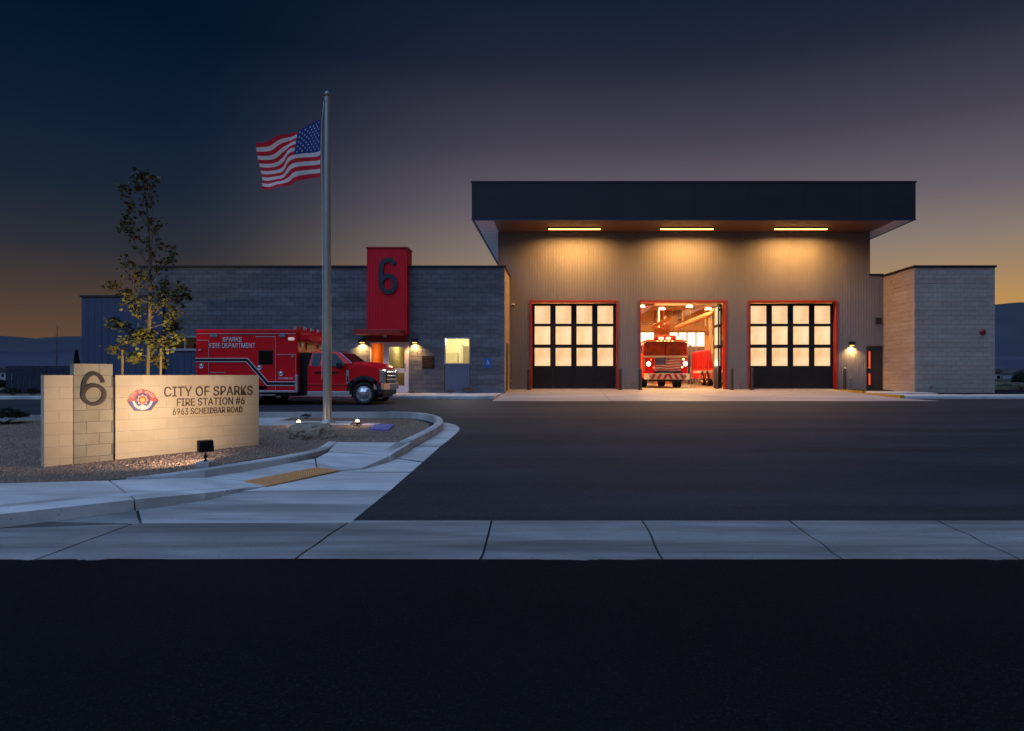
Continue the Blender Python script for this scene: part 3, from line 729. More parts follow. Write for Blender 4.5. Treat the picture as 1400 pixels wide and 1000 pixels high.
lamp('lobby_light', 'POINT', (ent[0]+.15, YW+2.4, 2.6), 34, (1, .32, .08), st, shadow_soft_size=.15)
lamp('vestibule_light', 'POINT', (ent[1]-.45, YW+1.6, 3.0), 120, (1, .82, .46), st, shadow_soft_size=.15)

# --- right wing
RX0, RX1 = 15.77, 19.35
cmu_wall(RX0, RX1, GZ, WTOP, front(YW), [], cmu_light, mortar_l, single=True)
cmu_wall(YW, Y0, GZ, WTOP, lambda a, z, d: (RX0-d, a, z), [], cmu_light, mortar_l)
cmu_wall(YW, 51, GZ, WTOP, lambda a, z, d: (RX1+d, a, z), [], cmu_light, mortar_l)
B().box(RX0-.05, RX1+.05, YW-.05, YW+.3, WTOP, WTOP+.09).build('parapet_cap', cap_m, st)
B().box(RX0-.05, RX0+.3, YW+.3, 51, WTOP, WTOP+.09).build('parapet_cap', cap_m, st)
B().box(RX0+.2, RX1-.2, YW+.2, 51, WTOP-.5, WTOP-.4).build('roof', roof_m, st)

# --- engine bay front
BX0, BX1, ZS = -3.0, 15.07, 8.55
ds = 28.0
doors = []
for (pa, pb) in ((724.6, 845.2), (873.6, 993.6), (1022.6, 1145)):
    doors.append((wx(pa, Y0), wx(pb, Y0), FZ, wz(411, Y0)))
md = (wx(1182.5, Y0), wx(1211, Y0)-.03, FZ, wz(471.5, Y0))
holes = [d for d in doors]+[(md[0], 16, FZ-.2, md[3])]
siding('siding', BX0, RX0, FZ-.05, 6.46, Y0, siding_m, holes=holes)
siding('siding', BX0, BX1, 6.46, ZS, Y0, siding_m)
B().box(BX1-.02, BX1+.04, Y0-.035, Y0+.05, 6.5, ZS).build('corner_trim', siding_m, st)
B().box(BX0-.04, BX0+.02, Y0-.035, Y0+.05, FZ, ZS).build('corner_trim', siding_m, st)
B().box(BX1, RX0, Y0-.05, Y0+.3, 6.46, 6.54).build('parapet_cap', cap_m, st)
# shell of the bay behind the siding
sh = B(); xe = [BX0]+[v for d in doors for v in (d[0], d[1])]+[md[0]]
for k in range(0, len(xe), 2): sh.box(xe[k], xe[k+1], Y0+.06, Y0+.3, FZ-.1, 5.24)
sh.box(BX0, BX1, Y0+.06, Y0+.3, 5.24, ZS); sh.box(BX1, RX0, Y0+.06, Y0+.3, 5.24, 6.46); sh.box(md[0], RX0, Y0+.06, Y0+.3, md[3], 5.24)
tan_w = mat('bay_wall', (.62, .40, .20), (.55, .35, .17), .8, .8)
sh.build('front_wall', tan_w, st)
s2 = B(); s2.box(BX0, BX0+.2, Y0+.3, 51, 6.3, ZS); s2.box(BX1-.2, BX1, Y0+.3, 51, 6.3, ZS)
s2.build('side_wall', siding_m, st)
s3 = B(); s3.box(-2.4, -2.2, Y0+.3, 51, FZ, 6.5); s3.box(15.5, 15.7, Y0+.3, 51, FZ, 6.5); s3.build('bay_side_wall', tan_w, st)
# canopy
KX0, KX1, KY, KT = -3.97, 15.93, 29.5, 10.22
fas = B(); 
fas.box(KX0, KX1, KY+.012, KY+.12, ZS, KT); fas.box(KX0, KX0+.12, KY+.12, 51.5, ZS, KT); fas.box(KX1-.12, KX1, KY+.12, 51.5, ZS, KT); fas.box(KX0, KX1, 51.5, 51.62, ZS, KT)
fas.build('fascia', navy_m, st)
for k in range(8):
    xa = KX0+(KX1-KX0)*k/8; xb = KX0+(KX1-KX0)*(k+1)/8
    B().box(xa+.004, xb-.004, KY-.002, KY+.0115, ZS+.06, KT-.003).build('fascia_panel', navy_m, st)
B().box(KX0-.03, KX1+.03, KY-.03, 51.65, KT, KT+.07).build('fascia_cap', cap_m, st)
B().box(KX0-.008, KX1+.008, KY-.012, KY+.0, ZS-.02, ZS+.05).build('drip_edge', mat('blue_edge', (.012, .025, .07), rough=.5), st)
x = BX0
while x < BX1-.01:          # wood soffit boards
    xe_ = min(x+.602, BX1); B().box(x+.003, xe_-.003, KY+.13, Y0-.05, ZS+.0, ZS+.04).build('soffit_board', soffit_m, st); x = xe_
for (a, c) in ((KX0+.12, BX0), (BX1, KX1-.12)): B().box(a, c, KY+.13, 51.4, ZS+.0, ZS+.04).build('side_soffit', soffit_g, st)
B().box(KX0+.12, KX1-.12, KY+.12, 51.5, ZS+.045, ZS+.3).build('roof_deck', cap_m, st)
# canopy lights
for (pa, pb) in ((750, 821), (903, 975), (1059, 1131)):
    yy = 6.95*F/(CY-311); a, c = wx(pa, yy), wx(pb, yy)
    tl = thing('canopy_light', {750: 'glowing linear light under the canopy over the left engine bay', 903: 'glowing linear light under the canopy over the open middle bay', 1059: 'glowing linear light under the canopy over the right engine bay'}[pa], 'light', ((a+c)/2, yy, ZS), 'linear lights under the canopy')
    B().box(a-.03, c+.03, yy-.06, yy+.06, ZS-.07, ZS-.005).build('housing', black_m, tl)
    B().box(a, c, yy-.045, yy+.045, ZS-.11, ZS-.071).build('diffuser', emis('warm_tube', srgb(255, 176, 88), 7), tl)
    lamp('lamp_light', 'AREA', ((a+c)/2, yy, ZS-.13), CANOPY_W, (1.0, .48, .14), tl, shape='RECTANGLE', size=c-a, size_y=.08, spread=R(160)).rotation_euler = (R(6), 0, 0)
# door openings: red steel frames
for i, d in enumerate(doors):
    b = B(); w_ = .085
    b.box(d[0], d[0]+w_, Y0-.045, Y0+.42, FZ, d[3]); b.box(d[1]-w_, d[1], Y0-.045, Y0+.42, FZ, d[3]); b.box(d[0]+w_, d[1]-w_, Y0-.045, Y0+.42, d[3]-w_, d[3])
    b.build('bay_frame', red_frame, st)
pane_m = emis('glowing_frosted_pane', srgb(238, 180, 118), 1.05, srgb(255, 222, 172), .9)  # panes glow to stand in for bay light behind frosted glass
YD = Y0+.34
def leaf_parts(w, h):
    """four-fold door leaf, local: x 0..w, y 0..-.05, z 0..h"""
    b = B(); st_ = .085*w/.98; gx0, gx1 = w*.125, w*.865
    rows = [(.272, .480), (.520, .730), (.762, .968)]
    f = B(); f.box(0.0012, w-.0012, -.03, .03, .03, h*.272)
    f.box(.0012, gx0, -.03, .03, h*.272, h-.01); f.box(gx1, w-.0012, -.03, .03, h*.272, h-.01)
    zz = [.272]+[v for r in rows for v in r]+[1]
    f.box(gx0, gx1, -.03, .03, h*rows[0][1], h*rows[1][0]); f.box(gx0, gx1, -.03, .03, h*rows[1][1], h*rows[2][0]); f.box(gx0, gx1, -.03, .03, h*rows[2][1], h-.01)
    pn = [B().box(gx0, gx1, -.012, .012, h*a, h*c) for a, c in rows]
    bd = []
    for a, c in rows:
        q = B(); t2 = .018
        q.box(gx0, gx1, -.04, -.0305, h*a-t2, h*a); q.box(gx0, gx1, -.04, -.0305, h*c, h*c+t2); q.box(gx0-t2, gx0, -.04, -.0305, h*a, h*c); q.box(gx1, gx1+t2, -.04, -.0305, h*a, h*c); bd.append(q)
    return f, pn, bd
def leaf(x, y, z, w, h, rz, idx):
    f, pn, bd = leaf_parts(w, h)
    o = f.build('door_leaf', door_m, st, local=True); o.location = Vector((x, y, z))-loc_of(st); o.rotation_euler = (0, 0, rz)
    for q in pn: q.build('pane', pane_m, o, local=True)
    q = B()
    for s_ in bd: i = len(q.v); q.v += s_.v; q.f += [tuple(k+i for k in fc) for fc in s_.f]
    q.build('glazing_bead', cap_m, o, local=True)
    hb = B()
    for zz in (.25, h*.5, h-.3): hb.box(-.05, .05, -.05, -.031, zz-.05, zz+.05)
    hb.build('hinge', black_m, o, local=True)
    return o
for i, d in enumerate(doors):
    x0, x1 = d[0]+.09, d[1]-.09; w_ = (x1-x0)/4; h_ = d[3]-.095-FZ
    if i != 1:
        for k in range(4): leaf(x0+k*w_, YD, FZ+.012, w_, h_-.02, 0, k)
        B().box(x0, x1, YD-.05, YD-.02, FZ, FZ+.04).build('bottom_seal', alu_m, st)
        B().box((x0+x1)/2-.02, (x0+x1)/2+.02, YD-.06, YD-.031, FZ+.04, FZ+h_).build('centre_seal', black_m, st)
    else:
        # leaves folded back against the jambs
        for xx, rz in ((x1-.06, 90), (x1-.17, 90)): leaf(xx, Y0+.5, FZ+.012, w_, h_-.02, R(rz), 0)
# grey side door with narrow glowing lites
b = B(); b.box(md[0], md[0]+.06, Y0-.04, Y0+.2, FZ, md[3]); b.box(md[1]-.06, md[1], Y0-.04, Y0+.2, FZ, md[3]); b.box(md[0]+.06, md[1]-.06, Y0-.04, Y0+.2, md[3]-.06, md[3])
b.build('door_frame', mat('grey_frame', (.16, .15, .15), rough=.5), st)
sd = B().box(md[0]+.07, md[1]-.07, Y0+.02, Y0+.07, FZ+.01, md[3]-.07).build('side_door', mat('brown_grey_door', (.035, .027, .026), rough=.5), st)
lx = wx(1189, Y0)
for (a, c) in ((480.5, 504), (511, 526.5)):
    B().box(lx-.04, lx+.04, Y0+.005, Y0+.019, wz(c, Y0), wz(a, Y0)).build('lite', emis('orange_lite', srgb(255, 70, 20), .9, srgb(255, 96, 40), 3), sd)
B().cyl((lx-.16, Y0-.03, 1.95), (lx-.16, Y0+.02, 1.95), .035).box(lx-.16, lx-.03, Y0-.045, Y0-.03, 1.94, 1.965).build('handle', steel_m, sd)
B().box(md[1]-.0, RX0-.02, Y0-.02, Y0+.2, FZ, md[3]).build('wall', siding_m, st)

# --- bay interior
fl = B().box(-2.3, 15.6, Y0+.3, 51.5, FZ-.2, FZ+.005).build('bay_floor', mat('polished_floor', (.42, .36, .28), (.36, .31, .24), 1.2, .3, spec=.5), st)
rd = [(2.9, 7.3), (8.44, 11.22)]
b = B(); ex = [-2.3, 2.9, 7.3, 8.44, 11.22, 15.6]
for k in (0, 2, 4): b.box(ex[k], ex[k+1], 51, 51.2, FZ, 5.0)
b.box(-2.3, 15.6, 51, 51.2, 5.0, ZS)
b.build('rear_wall', tan_w, st)
for (a, c) in rd:
    rdr = B()
    for k in range(5): xk = a+(c-a)*k/4; rdr.box(xk-.04, xk+.04, 51.02, 51.1, FZ, 5.0)
    for zz in (FZ+.05, 3.78, 4.95): rdr.box(a+.04, c-.04, 51.03, 51.09, zz-.05, zz+.05)
    ro = rdr.build('rear_door', mat('rear_door_frame', (.45, .33, .2), rough=.5), st)
    B().box(a, c, 51.11, 51.13, FZ, 3.75).build('panel', mat('rear_hill_panel', (.22, .13, .22), (.16, .10, .18), 2, .5), ro)  # violet panel stands in for hills seen through the rear glass
    B().box(a, c, 51.11, 51.13, 3.8, 5.0).build('pane', emis('rear_sky_glow', srgb(255, 238, 205), 1.6), ro)  # glowing pane stands in for bright sky beyond the rear doors
B().box(7.3, 8.44, 50.7, 50.99, FZ, 6.6).build('column', mat('orange_wood', (.55, .16, .05), rough=.6), st)
# ceiling, joists and ducts
B().box(-2.2, 14.85, Y0+.3, 51, 7.6, 7.7).build('ceiling', mat('deck_ceiling', (.52, .36, .19), rough=.7), st)
for k in range(7):
    yj = 35+k*2.5; j = B(); j.box(-2.2, 14.85, yj-.05, yj+.05, 6.62, 6.72); j.box(-2.2, 14.85, yj-.05, yj+.05, 7.45, 7.55)
    n_ = 24
    for q in range(n_):
        xa = -2.2+17.05*q/n_; xb = -2.2+17.05*(q+1)/n_; za, zb = (6.7, 7.5) if q % 2 else (7.5, 6.7)
        j.cyl((xa, yj, za), (xb, yj, zb), .025, n=5, caps=False)
    j.build('joist', mat('joist_tan', (.34, .26, .17), rough=.6), st)
B().box(4.6, 5.5, 36, 50.5, 5.7, 6.4).build('duct', mat('duct_metal', (.45, .40, .33), rough=.4, metal=.5), st)
B().cyl((9.0, 36.5, 6.2), (9.0, 50.8, 6.2), .35).build('duct', MATS['duct_metal'], st, smooth=True)
for (xx, yy) in ((6.2, 42), (7.9, 40), (6.9, 46), (9.7, 44)): B().cyl((xx, yy, 4.9), (xx, yy, 7.5), .05).build('pipe', mat('pipe_cream', (.6, .5, .35), rough=.5), st, smooth=True)
for (xx, yy) in ((5.2, 37.5), (7.2, 44), (9.4, 39.5), (11.5, 42), (2, 38), (2, 45), (13, 38)):
    B().box(xx-.6, xx+.6, yy-.12, yy+.12, 6.4, 6.5).build('ceiling_light', emis('bay_lamp', srgb(255, 215, 150), 6), st)
for xx in (0.5, 6, 11.7):
    for yy in (36.5, 45): lamp('bay_light', 'AREA', (xx, yy, 6.3), 760, (1.0, .58, .24), st, shape='RECTANGLE', size=3.2, size_y=1.2)
# fittings high in the bay: beams, conduits, cable trays, hooks, heater
bm_ = mat('beam_buff', (.66, .50, .30), rough=.6); bd_ = mat('beam_brown', (.20, .12, .06), rough=.6); bo_ = mat('fitting_orange', (.62, .17, .04), rough=.5)
for (xa, xb, yy, za, zb_, m_) in ((-2.2, 14.8, 38.2, 5.62, 5.82, bd_), (-2.2, 14.8, 43.4, 5.9, 6.15, bm_), (-2.2, 14.8, 48.8, 5.3, 5.5, bd_)):
    B().box(xa, xb, yy-.08, yy+.08, za, zb_).build('beam', m_, st)
for k, xx in enumerate((4.3, 5.0, 6.6, 7.3, 8.2, 8.9, 10.1)):
    B().cyl((xx, 40+k, 5.2), (xx, 40+k, 7.5), .03).build('hanger_rod', bm_, st, smooth=True)
for (xa, za, zb_) in ((4.4, 5.05, 6.5), (5.3, 5.2, 6.8), (8.1, 5.0, 6.6), (9.3, 5.1, 7.0)):
    B().box(xa, xa+.22, 50.75, 50.97, za, zb_).build('wall_stud', bm_, st)
B().box(6.9, 7.7, 43.2, 44, 4.95, 5.5).build('unit_heater', bm_, st, bevel=.03)
B().box(4.3, 4.9, 41.8, 42.3, 4.8, 5.25).build('unit_heater', bo_, st, bevel=.03)
for k in range(5): B().lathe([(.0, .0), (.16, .0), (.2, -.12), (.0, -.12)], (4.6+k*1.35, 37.2+(k % 2)*1.3, 5.55), 'z', 14).build('high_bay_lamp', emis('bay_lamp', srgb(255, 215, 150), 6), st)
B().tube([(3.9, 39, 6.2), (5.2, 39.5, 5.9), (6.6, 39, 6.25), (8.2, 39.6, 5.95), (9.4, 39, 6.3)], .035, 6).build('cable', bd_, st, smooth=True)
B().box(9.9, 10.2, 50.2, 50.9, FZ, 3.1).build('locker', mat('violet_locker', (.10, .08, .2), rough=.5), st)

# =================================================================== THINGS ON THE STATION
def wall_lamp(px, py, Y, label, E):
    x, z = wx(px, Y), wz(py, Y)
    t_ = thing('wall_lamp', label, 'lamp', (x, Y, z), 'shaded lamps on the walls')
    B().box(x-.13, x+.13, Y-.2, Y-.02, z-.09, z+.09).build('lamp_shade', black_m, t_, bevel=.01)
    B().box(x-.05, x+.05, Y-.02, Y+.01, z-.06, z+.06).build('bracket', black_m, t_)
    B().box(x-.09, x+.09, Y-.18, Y-.05, z-.10, z-.091).build('diffuser', emis('lamp_glow', srgb(255, 190, 90), 7), t_)
    lamp('lamp_light', 'SPOT', (x, Y-.13, z-.115), E, (1, .55, .18), t_, (x, Y+.03, z-1.2), spot_size=R(135), spot_blend=.8, shadow_soft_size=.05)
wall_lamp(496, 466, YW, 'black shaded wall lamp lit over the red truck hood, left of the entrance', 230)
wall_lamp(567.8, 466, YW, 'black shaded wall lamp lit between the entrance door and the dark plaque', 230)
wall_lamp(1163.5, 470, Y0, 'black shaded wall lamp lit beside the grey door with orange slits', 230)
# plaque
x0, x1, z0, z1 = wx(577.5, YW), wx(594, YW), wz(504, YW), wz(487, YW)
pl = thing('plaque', 'dark bronze dedication plaque on the block wall right of the entrance', 'plaque', ((x0+x1)/2, YW, z0))
B().box(x0, x1, YW-.03, YW-.004, z0, z1).build('plate', mat('bronze', (.035, .022, .014), (.02, .014, .01), 6, .4, metal=.5), pl, bevel=.004)
b = B()
for k in range(7):
    zz = z1-.07-k*.065; wdt = (.34, .26, .40, .38, .36, .40, .30)[k]; xx = -wdt/2
    rs = random.Random(k)
    while xx < wdt/2: l_ = rs.uniform(.03, .08); b.box((x0+x1)/2+xx, (x0+x1)/2+min(xx+l_, wdt/2), YW-.036, YW-.0305, zz-.012, zz+.012); xx += l_+.02
b.build('relief_lines', mat('bronze_light', (.16, .09, .05), rough=.4, metal=.5), pl)
# accessible parking sign
x0, x1, z0, z1 = wx(662.3, YW), wx(671.7, YW), wz(502.8, YW), wz(490, YW)
sg = thing('accessible_parking_sign', 'small blue wheelchair parking sign on the grey block wall', 'sign', ((x0+x1)/2, YW, z0))
B().box(x0, x1, YW-.02, YW-.004, z0, z1).build('plate', mat('sign_blue', (.012, .12, .46), rough=.45), sg)
cxs, czs, k_ = (x0+x1)/2, (z0+z1)/2+.02, .0042
b = B(); f_ = lambda u, v: (cxs+u*k_, YW-.024, czs+v*k_)
b.cyl((cxs-2*k_, YW-.028, czs+20*k_), (cxs-2*k_, YW-.0205, czs+20*k_), 5*k_, n=12)
def stroke(b, pts, w, map3, th=.006):
    for p, q in zip(pts, pts[1:]):
        d = Vector((q[0]-p[0], q[1]-p[1])); d.normalize(); n_ = Vector((-d.y, d.x))*w/2
        c4 = [(p[0]-n_.x, p[1]-n_.y), (q[0]-n_.x, q[1]-n_.y), (q[0]+n_.x, q[1]+n_.y), (p[0]+n_.x, p[1]+n_.y)]
        b.hexa([map3(c[0], c[1], 0) for c in c4]+[map3(c[0], c[1], th) for c in c4])
m3 = lambda u, v, d: (cxs+u*k_, YW-.0205-d, czs+v*k_)
stroke(b, [(-2, 14), (0, -2), (12, -2), (18, -20)], 5, m3)
stroke(b, [(-1, 8), (10, 8)], 4, m3)
stroke(b, [(-8+0, 2)]+[(1+14*math.cos(R(a)), -9+14*math.sin(R(a))) for a in range(130, 341, 15)], 3.5, m3)
b.build('wheelchair_symbol', white_m, sg)
# bell, louver, cameras, hose bib
x, z = wx(1343, YW), wz(454, YW)
bl = thing('alarm_bell', 'round red fire alarm bell high on the right block wing', 'bell', (x, YW, z))
B().lathe([(.0, -.13), (.06, -.125), (.11, -.10), (.135, -.05), (.13, -.03), (.0, -.03)], (x, YW, z), 'y', 24).build('bell', mat('bell_red', (.30, .015, .015), rough=.3), bl, smooth=True)
B().cyl((x, YW-.03, z), (x, YW, z), .07).cyl((x, YW-.15, z), (x, YW-.12, z), .02).build('mount', black_m, bl)
x, z = wx(1201, Y0), wz(439, Y0)
lv = thing('vent_louver', 'small square wall vent above the grey side door', 'vent', (x, Y0, z-.18))
q = B()
for a in ((-.19, -.15, -.19, .19), (.15, .19, -.19, .19), (-.15, .15, -.19, -.15), (-.15, .15, .15, .19)): q.box(x+a[0], x+a[1], Y0-.05, Y0-.024, z+a[2], z+a[3])
q.build('frame', mat('vent_grey', (.13, .12, .12), rough=.5), lv)
for k in range(5): B().hexa([(x-.15, Y0-.045, z-.14+k*.06), (x+.15, Y0-.045, z-.14+k*.06), (x+.15, Y0-.03, z-.105+k*.06), (x-.15, Y0-.03, z-.105+k*.06), (x-.15, Y0-.04, z-.135+k*.06), (x+.15, Y0-.04, z-.135+k*.06), (x+.15, Y0-.025, z-.10+k*.06), (x-.15, Y0-.025, z-.10+k*.06)]).build('slat', cap_m, lv)
def dome_cam(x, Y, z, label):
    t_ = thing('security_camera', label, 'camera', (x, Y, z), 'security cameras')
    B().cyl((x, Y, z), (x, Y-.14, z-.02), .03).build('arm', white_m, t_, smooth=True)
    B().lathe([(0, .05), (.07, .045), (.08, 0), (.075, -.03)], (x, Y-.17, z), 'z', 16).build('housing', white_m, t_, smooth=True)
    B().lathe([(.07, -.031), (.062, -.07), (.035, -.10), (0, -.108)], (x, Y-.17, z), 'z', 16).build('dome', dark_glass, t_, smooth=True)
dome_cam(wx(527.5, TY), YW-.33, wz(460.5, TY), 'white dome camera under the red entrance canopy')
dome_cam(wx(702, Y0-.1), Y0-.03, wz(417, Y0), 'small camera on the siding near the left wing corner')
for (px, py, Y, lb) in ((1014.5, 526.5, Y0, 'hose tap on the siding between the middle and right bays'), (1273, 530, YW, 'small hose tap low on the right block wing'), (1163, 517, Y0, 'small outlet box on the siding under the wall lamp'), (699, 520, Y0, 'small tap low on the siding left of the left bay'), (865, 526.5, Y0, 'hose tap on the siding between the left and middle bays')):
    x, z = wx(px, Y), wz(py, Y); t_ = thing('hose_tap' if 'tap' in lb else 'outlet_box', lb, 'tap' if 'tap' in lb else 'outlet', (x, Y, z))
    if 'tap' in lb:
        B().cyl((x, Y, z), (x, Y-.09, z-.01), .025).cyl((x, Y-.08, z), (x, Y-.10, z-.07), .018).build('spout', steel_m, t_, smooth=True)
        B().cyl((x, Y-.05, z+.02), (x, Y-.05, z+.06), .04, n=10).build('handle', mat('tap_red', (.3, .02, .01), rough=.4), t_)
    else:
        B().box(x-.05, x+.05, Y-.06, Y-.02, z-.07, z+.07).build('cover', alu_m, t_, bevel=.008); B().box(x-.035, x+.035, Y-.075, Y-.061, z-.04, z+.04).build('flap', steel_m, t_)
# bollards
def bollard(x, Y, label):
    t_ = thing('bollard', label, 'bollard', (x, Y, zg(Y)), 'dark steel bollards in front of the bays')
    r = .075
    B().lathe([(r, 0), (r, 1.0), (r*.8, 1.045), (r*.4, 1.065), (0, 1.07)], (x, Y, zg(Y)), 'z', 18).build('post', mat('bollard_bronze', (.035, .03, .03), (.026, .022, .022), 8, .5), t_, smooth=True)
    B().lathe([(r+.03, 0), (r+.03, .03), (r+.001, .035)], (x, Y, zg(Y)+.012), 'z', 18).build('base_plate', cap_m, t_)
for px, lb in ((723, 'dark bollard at the left jamb of the left closed bay door'), (848, 'dark bollard at the right jamb of the left closed bay door'), (875.5, 'dark bollard at the left jamb of the open middle bay'), (1000.5, 'dark bollard at the right jamb of the open middle bay'), (1028.3, 'dark bollard at the left jamb of the right closed bay door'), (1155, 'dark bollard between the right bay door and the grey side door')):
    bollard(wx(px, Y0-.45), Y0-.45, lb)
bollard(wx(980.5, 33.6), 33.6, 'dark bollard just inside the open middle bay beside the folded door')

# =================================================================== MONUMENT SIGN
SL = at(60, 638, .15); SR = at(354, 606, .17)
th = math.atan2(SR.y-SL.y, SR.x-SL.x); SLEN = math.hypot(SR.x-SL.x, SR.y-SL.y)
ca, sa = math.cos(th), math.sin(th)
sn = thing('monument_sign', 'cream block monument sign with taller pillar bearing a large 6 and city fire station lettering', 'sign', tuple(SL), rz=0)
def sa_of(px):
    u = (px-CX)/F; return (u*SL.y-SL.x)/(ca-u*sa)
def sz_of(py, a): return EYE-(py-CY)*(SL.y+a*sa)/F
def SM(a, z, d=0): return (SL.x+a*ca+d*sa, SL.y+a*sa-d*ca, z)
sgn_m = mat('cream_block', (.50, .42, .31), (.45, .375, .275), 4, .85, bump=.25, bscale=110, rand=.022, c3=(.42, .34, .24), s3=1.6, spec=.2)
pil_m = mat('pillar_block', (.29, .26, .20), (.24, .215, .165), 5, .88, bump=.5, bscale=90, rand=.10, spec=.2)
mor_c = mat('cream_mortar', (.49, .41, .30), (.44, .365, .265), 12, .95)
aP0, aP1, aG = sa_of(100), sa_of(154), sa_of(157.5)
top = EYE+.0; ptop = sz_of(497.5, (aP0+aP1)/2)
ch = .1765
def blocks(a0, a1, ztop, m, d0, d1, blen, nrow, mort, off0=0, jg=.0011):
    mb_ = B()
    for r_ in range(nrow):
        zt = ztop-r_*ch; zb = zt-ch
        mb_.hexa([SM(a0+.004, zb, d0-.003), SM(a1-.004, zb, d0-.003), SM(a1-.004, zb, d1+.006), SM(a0+.004, zb, d1+.006), SM(a0+.004, zt-.001, d0-.003), SM(a1-.004, zt-.001, d0-.003), SM(a1-.004, zt-.001, d1+.006), SM(a0+.004, zt-.001, d1+.006)])
        s0 = a0-(blen/2 if (r_+off0) % 2 else 0); k = 0
        while s0+k*blen < a1-.01:
            p = max(a0, s0+k*blen)+jg; q_ = min(a1, s0+(k+1)*blen)-jg; k += 1
            if q_-p < .02: continue
            e = random.uniform(0, .0006); z_a, z_b = zb+jg, zt-jg
            B().hexa([SM(p, z_a, d0+e), SM(q_, z_a, d0+e), SM(q_, z_a, d1), SM(p, z_a, d1), SM(p, z_b, d0+e), SM(q_, z_b, d0+e), SM(q_, z_b, d1), SM(p, z_b, d1)]).build('block', m, sn, bevel=.002, seg=1)
    mb_.build('mortar', mort, sn)
blocks(0, aP0, top, sgn_m, 0, -.2, .36, 9, mor_c)
blocks(aP0+.002, aP1, ptop, pil_m, .012, -.212, (aP1-aP0)*.64, 10, mat('pillar_mortar', (.13, .115, .09), rough=.95), jg=.0028)
blocks(aG, SLEN, top, sgn_m, 0, -.2, .36, 9, mor_c)
B().hexa([SM(aP1+.002, SL.z-.2, -.05), SM(aG-.001, SL.z-.2, -.05), SM(aG-.001, SL.z-.2, -.15), SM(aP1+.002, SL.z-.2, -.15), SM(aP1+.002, top-.03, -.05), SM(aG-.001, top-.03, -.05), SM(aG-.001, top-.03, -.15), SM(aP1+.002, top-.03, -.15)]).build('shadow_joint', black_m, sn)
brz = mat('dark_bronze_letter', (.10, .062, .05), rough=.45, metal=.3)
SU, SZ, SN = Vector((ca, sa, 0)), Vector((0, 0, 1)), Vector((sa, -ca, 0))
def sign_text(name, s, x0, x1, y0, y1, bold=.02):
    a0, a1 = sa_of(x0), sa_of(x1); am = (a0+a1)/2; z1_, z0_ = sz_of(y0, am), sz_of(y1, am)
    text(name, s, brz, sn, SM(am, (z0_+z1_)/2, .004), SU, SZ, a1-a0, z1_-z0_, .012, bold)
sign_text('lettering', 'CITY OF SPARKS', 224, 345, 528.4, 541.5, .03)
sign_text('lettering', 'FIRE STATION #6', 241.5, 334, 544, 554.2, .03)
sign_text('lettering', '6963 SCHEIDBAR ROAD', 236, 331, 557.3, 565.8, .02)
am = sa_of(127.5); hh = sz_of(508.5, am)-sz_of(555, am)
def six_round(c, w, h, t_, m, parent, ux, uz, un):
    """monument numeral: round bowl, open hook at the top right"""
    b = B(); c = Vector(c); r = w/2-t_/2; rb = h*.325-t_/2; yb = -h/2+t_/2+rb; cl = []
    # hook: half ellipse over the top, then down the left side
    yt = h/2-t_/2; ym = .02*h
    for k in range(0, 26):
        a = R(22+(180-22)*k/25); cl.append((math.cos(a)*r*.96, ym+math.sin(a)*(yt-ym)))
    cl += [(-r*.985, ym-.12*h), (-r, yb+.02*h)]
    for k in range(1, 41):
        a = R(180+360*k/40); cl.append((math.cos(a)*r, yb+math.sin(a)*rb))
    n = len(cl); L_, R_ = [], []
    for i, p in enumerate(cl):
        p0 = cl[max(i-1, 0)]; p1 = cl[min(i+1, n-1)]; dx, dy = p1[0]-p0[0], p1[1]-p0[1]; l_ = math.hypot(dx, dy) or 1
        L_.append((p[0]-dy/l_*t_/2, p[1]+dx/l_*t_/2)); R_.append((p[0]+dy/l_*t_/2, p[1]-dx/l_*t_/2))
    W = lambda p, d: tuple(c+ux*p[0]+uz*p[1]+un*d)
    for i in range(n-1):
        q = [L_[i], R_[i], R_[i+1], L_[i+1]]; b.hexa([W(p, 0) for p in q]+[W(p, .012+.0002*i) for p in q])
    return b.build('numeral', m, parent)
six_round(SM(am, (sz_of(508.5, am)+sz_of(555, am))/2, .018), (sa_of(145)-sa_of(110)), hh, .056, mat('numeral_grey', (.035, .028, .03), rough=.6, spec=.2), sn, SU, SZ, SN)
# emblem (pixel outline on the sign face, stacked plates)
def emb(name, pts, d0, d1, m):
    b = B(); q = [(sa_of(x), sz_of(y, sa_of(x))) for x, y in pts]; n = len(q)
    b.v = [SM(a, z, d0) for a, z in q]+[SM(a, z, d1) for a, z in q]
    b.f = [tuple(range(n, 2*n))]+[(k, (k+1) % n, n+(k+1) % n, n+k) for k in range(n)]
    return b.build(name, m, sn)
def zz(u, v): return (160+u/20, 525+v/20)     # enlarged-view coordinates
outl = [zz(262, 470), zz(300, 410), zz(400, 270), zz(520, 180), zz(690, 150), zz(860, 180), zz(1000, 265), zz(1100, 400), zz(1140, 470), zz(1060, 560), zz(920, 735), zz(460, 750), zz(350, 610)]
def shrink(pts, s):
    cx_ = sum(p[0] for p in pts)/len(pts); cy_ = sum(p[1] for p in pts)/len(pts); return [(cx_+(p[0]-cx_)*s, cy_+(p[1]-cy_)*s) for p in pts]
gold = mat('emblem_gold', (.55, .36, .05), rough=.5); ered = mat('emblem_red', (.50, .035, .03), rough=.5); enavy = mat('emblem_navy', (.03, .03, .16), rough=.5); ewh = mat('emblem_white', (.66, .60, .58), rough=.5); etan = mat('emblem_tan', (.42, .33, .22), rough=.5)
emb('emblem_border', shrink(outl, 1.03), .001, .008, gold)
emb('emblem_field', shrink(outl, .985), .0085, .011, enavy)
